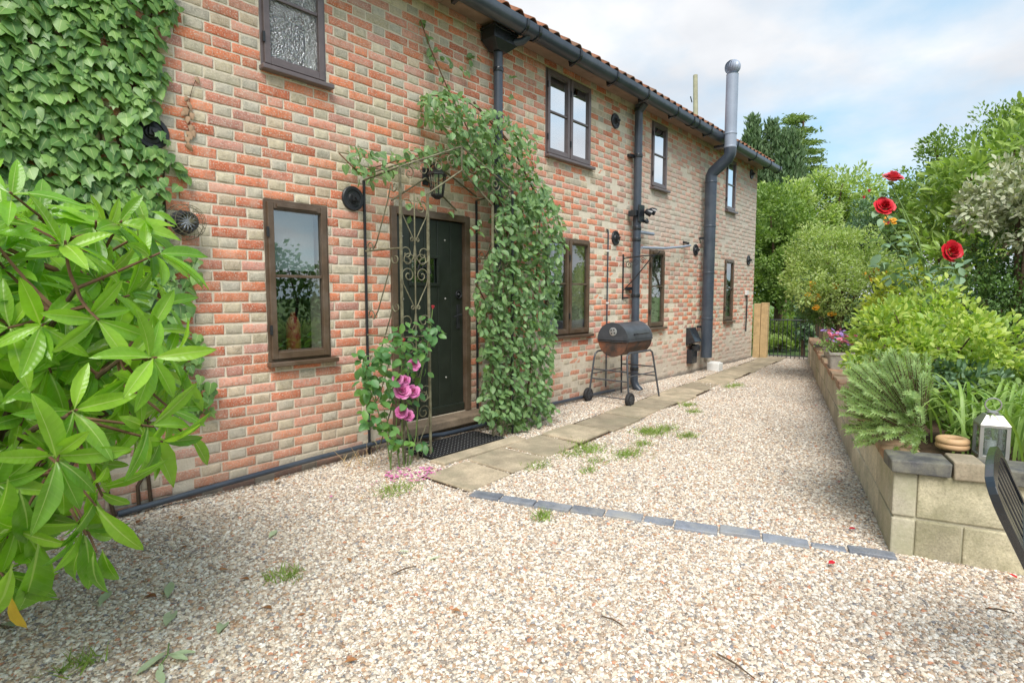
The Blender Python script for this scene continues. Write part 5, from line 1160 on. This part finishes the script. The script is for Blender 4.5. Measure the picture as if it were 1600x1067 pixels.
def conifer(name, label, px, d, top, spread, n, seed, mat=YEW, tip=.0):
    g = np.random.default_rng(seed); c = at(px, 462, d); base = np.array((c[0], c[1], -.1)); H_ = (462-top)/F*d + CH; root = thing(name, label, 'tree', tuple(base)); R_ = spread/F*d
    MB().tube([base, base+(0,0,H_*.9)], [R_*.12, .03], 8).build('trunk', BARK, root, True)
    m = 150; h = g.uniform(.12, 1, m)**.8; a = g.uniform(0, 6.28, m); prof = np.clip((1-h)*2.6, 0, 1)**.6*R_*g.uniform(.55, 1.05, m)
    C = base + np.stack([np.cos(a)*prof, np.sin(a)*prof, h*H_], 1); ci = g.integers(0, m, n); s = R_*.16
    P = C[ci] + np.clip(g.normal(size=(n, 3)), -1.5, 1.3)*np.array((s, s, s*2.0)); d_ = np.stack([np.cos(a[ci])*.35, np.sin(a[ci])*.35, np.ones(n)], 1) + g.normal(size=(n, 3))*.3
    leaf_cloud('crown', tpl_quad(.35), P, d_, g.normal(size=(n, 3)) + np.stack([np.cos(a[ci]), np.sin(a[ci]), np.zeros(n)], 1), g.uniform(.7, 1.3, n)*.26, mat, root); return root
conifer('yew_tree', 'dark narrow conifer rising just past the house end', 1168, 27, 197, 22, 5000, 41)
conifer('yew_tree', 'dark conifer between the narrow one and the cedar', 1196, 27, 200, 24, 5500, 42)
conifer('yew_tree', 'broad dark conifer in front of the cedar', 1226, 26, 222, 34, 7500, 43)
g = np.random.default_rng(51); cb = at(1244, 462, 30); ced = thing('cedar_tree', 'tall layered cedar with flat tiers of branches behind the dark conifers', 'tree', (cb[0], cb[1], -.1)); CHt = (462-184)/F*30 + CH
MB().tube([(cb[0],cb[1],-.1), (cb[0],cb[1],CHt*.96)], [.35,.05], 8).build('trunk', BARK, ced, True); P = []
for py, dx, wd in ((184,2,16),(190,-8,12),(203,4,26),(212,-6,18),(222,16,22),(236,20,20),(250,22,18),(263,26,22),(275,30,18),(262,-16,20)):
    for _ in range(520):
        q = at(1244 + dx + g.normal()*wd*.5, py + g.normal()*1.7 + abs(g.normal())*1.2, 30 + g.normal()*.8); P.append(q)
    MB().tube([(cb[0],cb[1],at(1244,py+8,30)[2]), at(1244+dx+wd*.6, py+1, 30)], [.08,.02], 6).build('limb', BARK, ced, True)
P = np.array(P); n = len(P); leaf_cloud('crown', tpl_quad(.4), P, g.normal(size=(n, 3))*np.array((1,1,.3)), g.normal(size=(n, 3))*.4 + np.array((0,0,1)), g.uniform(.7,1.3,n)*.24, CEDAR, ced)
# boundary hedge along the far side of the garden
g = np.random.default_rng(61); hg = thing('boundary_hedge', 'long dark boundary hedge closing the garden behind the flower bed', 'hedge', (11,-9.5,0)); n = 16000
P = np.stack([g.uniform(2.5,26,n), -9.5 + g.normal(size=n)*.45, np.zeros(n)], 1); P[:, 2] = 2.3*g.random(n)**.7 + .25*np.sin(P[:, 0]*1.3) + .15*np.sin(P[:, 0]*3.1)
leaf_cloud('foliage', tpl_quad(.6), P, g.normal(size=(n, 3)) + np.array((0,.3,.3)), g.normal(size=(n, 3))*.6 + np.array((0,.6,.6)), g.uniform(.1,.2,n), DARKG, hg)
for k in range(12): MB().tube([(3+k*2,-9.5,-.1),(3.1+k*2,-9.45,1.2),(2.9+k*2,-9.5,2.0)], [.05,.03,.01], 6).build('stem', BARK, hg, True)

# feathery bush spilling over the wall corner
nb2 = at(1440, 690, 3.35); nbase = np.array((nb2[0], nb2[1], BZ)); nr = random.Random(19)
fe = thing('feathery_shrub', 'feathery fine-needled green shrub spilling over the wall corner', 'shrub', tuple(nbase)); NP, ND, NN = [], [], []; stm = MB()
ends = [(x, y, nr.uniform(3.0,3.75)) for x, y in sample_poly([(1318,600),(1330,562),(1370,552),(1420,545),(1455,560),(1460,600),(1450,640),(1440,690),(1420,720),(1405,690),(1345,690),(1320,660)], 330, nr)] + [(1402,722,3.05),(1410,715,3.05),(1395,705,3.05),(1350,690,3.1),(1345,682,3.1)]
for x, y, d in ends:
    e = at(x, y, d); u0 = unit(e - nbase); P_ = bez(nbase + u0*.06, nbase*.5 + e*.5 + np.array((0,0,.04)), e, 7)
    stm.tube(P_[3:], .0022, 4, False); ax = unit(P_[-1]-P_[-3]); L_ = nr.uniform(.11,.19); m = 46
    s1 = unit(np.cross(ax, (0, 0, 1))); s2 = np.cross(s1, ax)
    for k in range(m):
        t = k/m; a = k*2.4; rad = s1*math.cos(a) + s2*math.sin(a); p = e + ax*(t-.75)*L_ + np.array((0,0,-.02*t*t)); NP.append(p); ND.append(rad*.8 + ax*.75); NN.append(ax - rad*.5)
stm.build('branch', BARK, fe)['kind'] = 'stuff'; NP = np.array(NP); leaf_cloud('foliage', tpl_quad(.30,.02), NP, np.array(ND), np.array(NN), rng.uniform(.02,.034,len(NP)), NEEDLE, fe)
# day lily: strap leaves
def strap(base, dirv, L_, w_, arch_, n=10):
    dirv = unit(np.array((dirv[0], dirv[1], 0))); sd_ = np.array((-dirv[1], dirv[0], 0)); V = []
    for i in range(n):
        t = i/(n-1); p = base + dirv*L_*(.12*t + .62*t*t*arch_) + np.array((0, 0, L_*(1.0*t - arch_*.95*t*t*t))); ww = w_*(.5+.9*t if t < .4 else .86*(1-t)/.6+.02)
        V += [p - sd_*ww + np.array((0,0,ww*.5)), p, p + sd_*ww + np.array((0,0,ww*.5))]
    return np.array(V), np.array([(i*3+j, i*3+j+1, (i+1)*3+j+1, (i+1)*3+j) for i in range(n-1) for j in range(2)])
ly = at(1560, 690, 3.15); lbase = np.array((ly[0], ly[1], BZ-.02)); dl = thing('day_lily', 'clump of long arching bright green strap leaves behind the lantern', 'day lily', tuple(lbase)); ll = random.Random(23)
for k in range(105):
    a = ll.uniform(0, 6.28); b = lbase + np.array((ll.gauss(.1,.17), ll.gauss(0,.15), 0)); v_, f_ = strap(b, (math.cos(a), math.sin(a)), ll.uniform(.48,.85), ll.uniform(.010,.015), ll.uniform(.45,.95))
    link('leaf', rawmesh('leaf', v_ - lbase, f_, LILY, smooth=True), dl)
l2 = at(1405, 592, 3.3)
# red rose
rb0 = np.array(bedp(1445, 4.9)); rr_ = thing('red_rose', 'tall red rose with three large blooms standing behind the golden shrub', 'rose', tuple(rb0)); RD = 4.7
for x, y, me, s, u, mid in ((1393,284,BCO,.125,(-.3,-.3,.9),(1455,470)),(1379,326,BRD,.125,(-.7,-.4,.4),(1440,460)),(1482,394,BRD,.135,(-.75,-.6,.15),(1478,470))):
    e = at(x, y, RD); MB().tube([rb0, at(*mid, RD), at((x+mid[0])/2 + 12, (y+mid[1])/2, RD), at(x, y+4, RD)], [.010,.008,.006,.004], 6).build('stem', GSTEM, rr_, True); place('bloom', me, e, u, s, rr_)
    MB().lathe([(.012,-.03),(.022,-.01),(.018,.0)], e, 10, u).build('sepal_cup', GSTEM, rr_, True)
for x, y in ((1358,302),(1350,312),(1388,352)): place('bud', BUD, at(x, y, RD), (0,0,1), .05, rr_)
RL = [at(x, y, RD + rp_.uniform(-.25,.25)) for x, y in sample_poly([(1375,335),(1400,340),(1420,390),(1460,410),(1500,395),(1512,430),(1490,470),(1440,480),(1400,450),(1375,420)], 150, rp_)] + [at(x, y, RD) for x, y in ((1385,300),(1378,303),(1395,310),(1372,330),(1386,335),(1400,345),(1470,415),(1500,400))]
n = len(RL); leaf_objects('leaf', [leafmesh('leaf', tpl_oval(.62,.07,.14), BLUEG)], RL, np.stack([rng.normal(0,.7,n), rng.normal(0,.7,n), rng.normal(-.2,.3,n)], 1), np.stack([rng.normal(-.2,.4,n), rng.normal(-.3,.3,n), np.ones(n)], 1), rng.uniform(.06,.11,n), rr_)
for pts in ([(1450,480),(1420,430),(1400,390),(1375,360)],[(1460,480),(1450,420),(1430,380),(1410,330)],[(1470,480),(1480,430),(1510,390)]): MB().tube([at(x, y, RD) for x, y in pts], .005, 6).build('stem', GSTEM, rr_, True)
# orange flowers on the azalea
FL5 = bloom_mesh('flower', ORANGEP, 9, ((.3,5,.9),)); oz = bpy.data.objects['azalea_bush']
for x, y in ((1272,452),(1276,462),(1268,446),(1270,470),(1264,464),(1274,481),(1300,491),(1304,449),(1388,345),(1382,350),(1396,348),(1376,352),(1352,432),(1360,440),(1384,436),(1378,428),(1366,425)):
    for _ in range(2): place('flower', FL5, at(x+rp_.uniform(-3,3), y+rp_.uniform(-3,3), 8.45), (-.5,-.3,.6), .075, oz)

# ------------------------------------------------------------------ things on the retaining wall
CT = HW + .075
def flowerhead(parent, P, mat_me, s): place('flower', mat_me, P, (rp_.gauss(0,.4), rp_.gauss(0,.4)-.3, 1), s, parent)
SAL5 = bloom_mesh('flower', SALMP, 13, ((.2,5,.5),(.32,6,.95))); LIL5 = bloom_mesh('flower', LILACP, 14, ((.3,5,.9),))
tp = C0 + LD*4.15 + LN*.10; tr2 = thing('stone_trough', 'carved pale stone trough of pink flowers on the wall coping', 'planter', (tp[0], tp[1], CT-.02))
def tbox(s0, s1, z0, z1, hx, hy): # tapered box about tp
    V = [];
    for sc_, z in ((s0, z0), (s1, z1)):
        for a, b in ((-1,-1),(1,-1),(1,1),(-1,1)): q2 = tp + LD*a*hx*sc_ + LN*b*hy*sc_; V.append((q2[0], q2[1], z))
    return MB().add(V, [(3,2,1,0),(4,5,6,7),(0,1,5,4),(1,2,6,5),(2,3,7,6),(3,0,4,7)])
tbox(.88, 1.0, CT-.02, CT+.16, .23, .13).build('trough', POTST, tr2, bevel=.015); tbox(1.04, 1.05, CT+.15, CT+.185, .23, .13).build('rim', POTST, tr2, bevel=.01); tbox(.9, .9, CT+.184, CT+.19, .23, .13).build('compost', SOIL, tr2)
pp_ = C0 + LD*5.25 + LN*.12; po = thing('stone_pot', 'round stone pot of purple flowers on the wall coping behind the trough', 'planter', (pp_[0], pp_[1], CT-.02))
MB().lathe([(.09,0),(.12,.05),(.135,.12),(.12,.17),(.135,.19),(.115,.19),(.10,.17)], (pp_[0], pp_[1], CT-.02), 20).build('pot', POTST, po, True)
for root, c, h0, mats in ((tr2, tp, CT+.18, (SAL5, SAL5, LIL5)), (po, pp_, CT+.16, (LIL5, LIL5, SAL5))):
    n = 420; P = np.stack([c[0]+rng.normal(0,.13,n), c[1]+rng.normal(0,.08,n), h0 + np.abs(rng.normal(0,.06,n))], 1)
    leaf_cloud('foliage', tpl_oval(.5,.05,.1), P, gauss(n)+np.array((0,0,.5)), gauss(n)*.5+np.array((0,0,1)), rng.uniform(.02,.045,n), MIDG, root)
    for k in range(34): flowerhead(root, (c[0]+rp_.gauss(0,.13), c[1]+rp_.gauss(0,.07), h0+rp_.uniform(.05,.22)), mats[k % 3], rp_.uniform(.03,.055))
    for k in range(10):
        b = np.array((c[0]+rp_.gauss(0,.08), c[1]+rp_.gauss(0,.05), h0)); MB().tube([b, b+np.array((rp_.gauss(0,.03), rp_.gauss(0,.03), .14))], .003, 5).build('stem', GSTEM, root)
# steel lantern
lq = at(1546, 716, 2.93); lx, ly_ = lq[0], lq[1]; lz = CT - .002; la = thing('candle_lantern', 'square steel candle lantern with glass panes standing on the dark coping', 'lantern', (lx, ly_, lz))
AU, AV = np.array((*LD, 0)), np.array((*LN, 0)); c3 = np.array((lx, ly_, lz)); ZU = np.array((0, 0, 1.)); S_ = .062
MB().obox(c3+ZU*.008, AU, AV, ZU, S_, S_, .008).build('base', STEEL, la, bevel=.002)
for a in (-1, 1):
    for b in (-1, 1): MB().obox(c3+AU*a*(S_-.008)+AV*b*(S_-.008)+ZU*.09, AU, AV, ZU, .008, .008, .076).build('corner_bar', STEEL, la)
MB().obox(c3+ZU*.170, AU, AV, ZU, S_, S_, .006).build('top_frame', STEEL, la)
for u_, v_ in ((AU, AV), (AV, AU)):
    for s in (-1, 1): MB().obox(c3+u_*s*(S_-.008)+ZU*.09, u_, v_, ZU, .0015, S_-.016, .072).build('pane', GLASS, la)
V = [c3 + AU*a*S_*k + AV*b*S_*k + ZU*z for k, z in ((1.02,.176),(.55,.225)) for a, b in ((-1,-1),(1,-1),(1,1),(-1,1))]
MB().add(V, [(0,1,5,4),(1,2,6,5),(2,3,7,6),(3,0,4,7),(4,5,6,7)]).build('roof', STEEL, la)
MB().lathe([(.02,0),(.026,.012),(.01,.02)], c3+ZU*.225, 14).build('finial', STEEL, la, True); MB().ring(c3+ZU*.275, .034, .004, AU, 24, 6).build('handle_ring', STEEL, la, True)
MB().lathe([(.024,.0),(.024,.07),(.004,.072),(.004,.085)], c3+ZU*.016, 14).build('candle', WHITE, la, True)
rq = at(1487, 709, 3.03); rg = thing('ceramic_ring', 'two tan ceramic rings stacked on the rough coping stone', 'ring', (rq[0], rq[1], CT+.012))
for k in (0, 1): MB().ring((rq[0], rq[1], CT+.030+.027*k), .058, .019, (0,0,1), 32, 10).build('ring', TERRA, rg, True)
# black metal garden chair at the edge, seen from behind
ch = thing('metal_garden_chair', 'glossy black slatted metal garden chair in front of the block wall', 'chair', (2.72,-4.15,0))
TN, TF = at(1549,766,1.45), at(1557,702,1.84); Lv = unit(at(1600,872,1.55) - TN); Wv = TF - TN; Wl = np.linalg.norm(Wv); Wv = unit(Wv); Nv = unit(np.cross(Lv, Wv)); BL = (TN[2]-.45)/-Lv[2]
def bk(u, v): return TN + Wv*u*Wl + Lv*v                     # point of the backrest: across, down
def strip(pts, wd, th, nrm):                                 # flat bar following pts, wide in the back's plane
    m = MB(); P = np.array(pts); T = np.gradient(P, axis=0); V = []
    for p, t in zip(P, T):
        s = unit(np.cross(unit(t), nrm)); V += [p - s*wd/2 - nrm*th/2, p + s*wd/2 - nrm*th/2, p + s*wd/2 + nrm*th/2, p - s*wd/2 + nrm*th/2]
    k = len(P); m.add(V, [(i*4+j, i*4+(j+1) % 4, (i+1)*4+(j+1) % 4, (i+1)*4+j) for i in range(k-1) for j in range(4)] + [(3,2,1,0), tuple(range(4*k-4, 4*k))]); return m
ou = [bk(0, BL)] + [bk(0, v) for v in np.linspace(BL*.8,.10,6)] + [bk(.10*(1-math.cos(a)), .10*(1-math.sin(a))) for a in np.linspace(.2,1.4,6)] + [bk(u, -.02*math.sin(math.pi*u)) for u in np.linspace(.12,.88,8)] + [bk(1-.10*(1-math.cos(a)), .10*(1-math.sin(a))) for a in np.linspace(1.4,.2,6)] + [bk(1, v) for v in np.linspace(.10,BL*.8,6)] + [bk(1, BL)]
strip(ou, .034, .02, Nv).build('back_frame', PAINTBLK, ch, bevel=.004)
for u in (.16,.30,.44,.57,.70,.84): strip([bk(u, v) for v in np.linspace(.005, BL, 8)], .026, .012, Nv).build('back_slat', PAINTBLK, ch, bevel=.003)
strip([bk(u, BL*.55) for u in (0,.5,1)], .03, .016, Nv).build('back_rail', PAINTBLK, ch, bevel=.003)
Hd = unit(np.array((Lv[0], Lv[1], 0))); sb = bk(0, BL)*.5 + bk(1, BL)*.5; sb[2] = .43
for k in range(7):
    c = sb + Hd*(.03 + k*.062); MB().obox(c, Wv, Hd, (0,0,1), Wl*.5, .024, .008).build('seat_slat', PAINTBLK, ch, bevel=.004)
for s in (-1, 1):
    e = sb + Wv*s*Wl*.47
    MB().tube([e+np.array((0,0,-.01)), e+Hd*.44+np.array((0,0,-.01))], .013, 8).build('seat_rail', PAINTBLK, ch, True)
    MB().tube([e+Hd*.14, e+Hd*.10-np.array((0,0,.435))], .013, 8).build('leg', PAINTBLK, ch, True); MB().tube([e+Hd*.42, e+Hd*.48-np.array((0,0,.435))], .013, 8).build('leg', PAINTBLK, ch, True)
    MB().tube([bk(0 if s < 0 else 1, BL), e], .013, 8).build('seat_bracket', PAINTBLK, ch, True)
ch.location = (sb[0], sb[1], 0); 
for c_ in ch.children: c_.location = np.array(c_.location) - (np.array((sb[0], sb[1], 0)) - OFF[ch.name])

# ------------------------------------------------------------------ small things on the ground
gt = random.Random(77)
def tuft(x, y, s, lab, grp):
    c = onground(x, y, 0); root = thing('grass_tuft', lab, 'grass', tuple(c), grp); n = int(110*s); P = np.stack([c[0]+rng.normal(0,.06*s,n), c[1]+rng.normal(0,.04*s,n), np.zeros(n)], 1)
    leaf_cloud('blade', tpl_blade(.10), P, np.stack([rng.normal(0,.7,n), rng.normal(0,.7,n), np.ones(n)*.7], 1), gauss(n), rng.uniform(.035,.085,n), GRASSM, root)
for x, y, s in ((842,729,1.2),(909,699,1.6),(925,704,1.4),(894,711,1.2),(986,711,1.7),(974,713,1),(1006,695,1),(1020,677,1.7),(1010,674,1.4),(1044,670,1.2),(1074,682,1.1),(1083,645,1.1),(1074,634,1.2),(930,722,.8),(918,738,.9),(1150,603,1.3),(1140,606,1)): tuft(x, y, s, 'small tuft of grass growing in the gravel along the slab path', 'grass tufts along the path')
tuft(620,766,1.5,'grass tuft beside the fallen pink petals','grass tufts elsewhere'); tuft(849,807,.8,'grass tuft beside the slate edging','grass tufts elsewhere')
for x, y in ((436,902),(452,905),(120,1040)): tuft(x, y, .7, 'tiny weed in the open gravel before the laurel', 'weeds in the gravel')
v_, f_ = laurel_leaf(12, .27, .05, .06); DG = rawmesh('fallen_leaf', v_, np.array(f_), DROPL, smooth=True)
v_, f_ = laurel_leaf(15, .42, .2, .2); DB = rawmesh('fallen_leaf', v_, np.array(f_), DEADL, smooth=True)
def drop(me, x, y, ang, s, lab, grp, tilt=.15):
    o = bpy.data.objects.new('fallen_leaf', me); COL.objects.link(o); p = onground(x, y, .018); o.location = p; o.rotation_euler = (gt.uniform(-tilt,tilt), gt.uniform(-tilt,tilt), ang); o.scale = (s, s, s); tag(o, lab, 'leaf', grp)
for x, y, a, s in ((262,934,-.4,.11),(258,978,-.5,.13),(340,990,-.6,.12),(155,946,-.5,.11),(50,925,-.4,.09),(420,840,-.8,.09),(690,868,1,.05),(30,978,.3,.1),(640,862,.4,.05)): drop(DG, x, y, a, s*1.35, 'single pale green leaf lying on the gravel', 'green leaves on the gravel')
for x, y, a, s in ((245,932,.5,.07),(290,855,.2,.05),(430,752,-.6,.09),(280,811,-.5,.08),(212,818,-.6,.08),(595,803,.6,.045),(424,951,.2,.06),(357,890,.9,.05),(548,878,-.2,.05),(478,958,1.2,.04),(800,700,.3,.04),(1340,560,.1,.05),(390,905,.5,.05),(560,1030,1.,.05),(720,955,.5,.04)): drop(DB, x, y, a, s, 'curled brown dead leaf lying on the gravel', 'dead leaves on the gravel')
spg = thing('fallen_laurel_sprig', 'broken laurel sprig with five green leaves lying on the gravel', 'sprig', tuple(onground(255,1030,.012)))
cs = onground(262,1022,.02); b0 = onground(225,1045,.02)
MB().tube([onground(264,1005,.02), cs, onground(250,1040,.018)], .003, 6).build('stem', GSTEM, spg)
leaf_objects('leaf', [DG], [cs, cs, onground(262,1016,.02), onground(250,1035,.02), onground(245,1045,.02)], [onground(312,1015,.03)-cs, onground(305,1030,.03)-cs, onground(215,1055,.02)-cs, onground(268,1050,.02)-cs, onground(285,1066,.02)-cs], [(0,0,1)]*5, [.10,.10,.13,.06,.10], spg)
for x0_, y0_, x1_, y1_ in ((612,897,650,884),(940,962,975,978),(1540,950,1585,958),(1120,1020,1180,1060)):
    a, b = onground(x0_, y0_, .02), onground(x1_, y1_, .022); o = MB().tube([a, (a+b)/2+np.array((.006,.004,.004)), b], [.003,.0035,.002], 6).build('fallen_twig', BARK, None, True, origin=tuple(a)); tag(o, 'thin dry twig lying on the open gravel', 'twig', 'twigs on the gravel')
PT1 = rawmesh('red_petal', *[np.array(q) for q in tpl_oval(.9,.12,0)], REDP)
for k, (x, y) in enumerate(((1278,634),(1318,737),(1309,752),(1326,825),(1295,880),(1342,705),(1590,903))):
    o = bpy.data.objects.new('red_petal', PT1); COL.objects.link(o); o.location = onground(x, y, .018); o.rotation_euler = (.2,.1,k); o.scale = (.035,)*3; tag(o, 'red petal lying on the gravel by the retaining wall', 'petal', 'red petals by the wall')
# dry stalks at the foot of the wall by the arch
ds = thing('dry_stalk_clump', 'clump of bare dry stalks at the wall foot left of the arch', 'stalks', (2.5,-.12,0))
for k in range(16):
    b = onground(gt.uniform(535,585), gt.uniform(722,735), 0); MB().tube([b, b+np.array((gt.gauss(0,.05), gt.gauss(0,.04), gt.uniform(.08,.17)))], [.003,.001], 5).build('stalk', WOOD, ds)
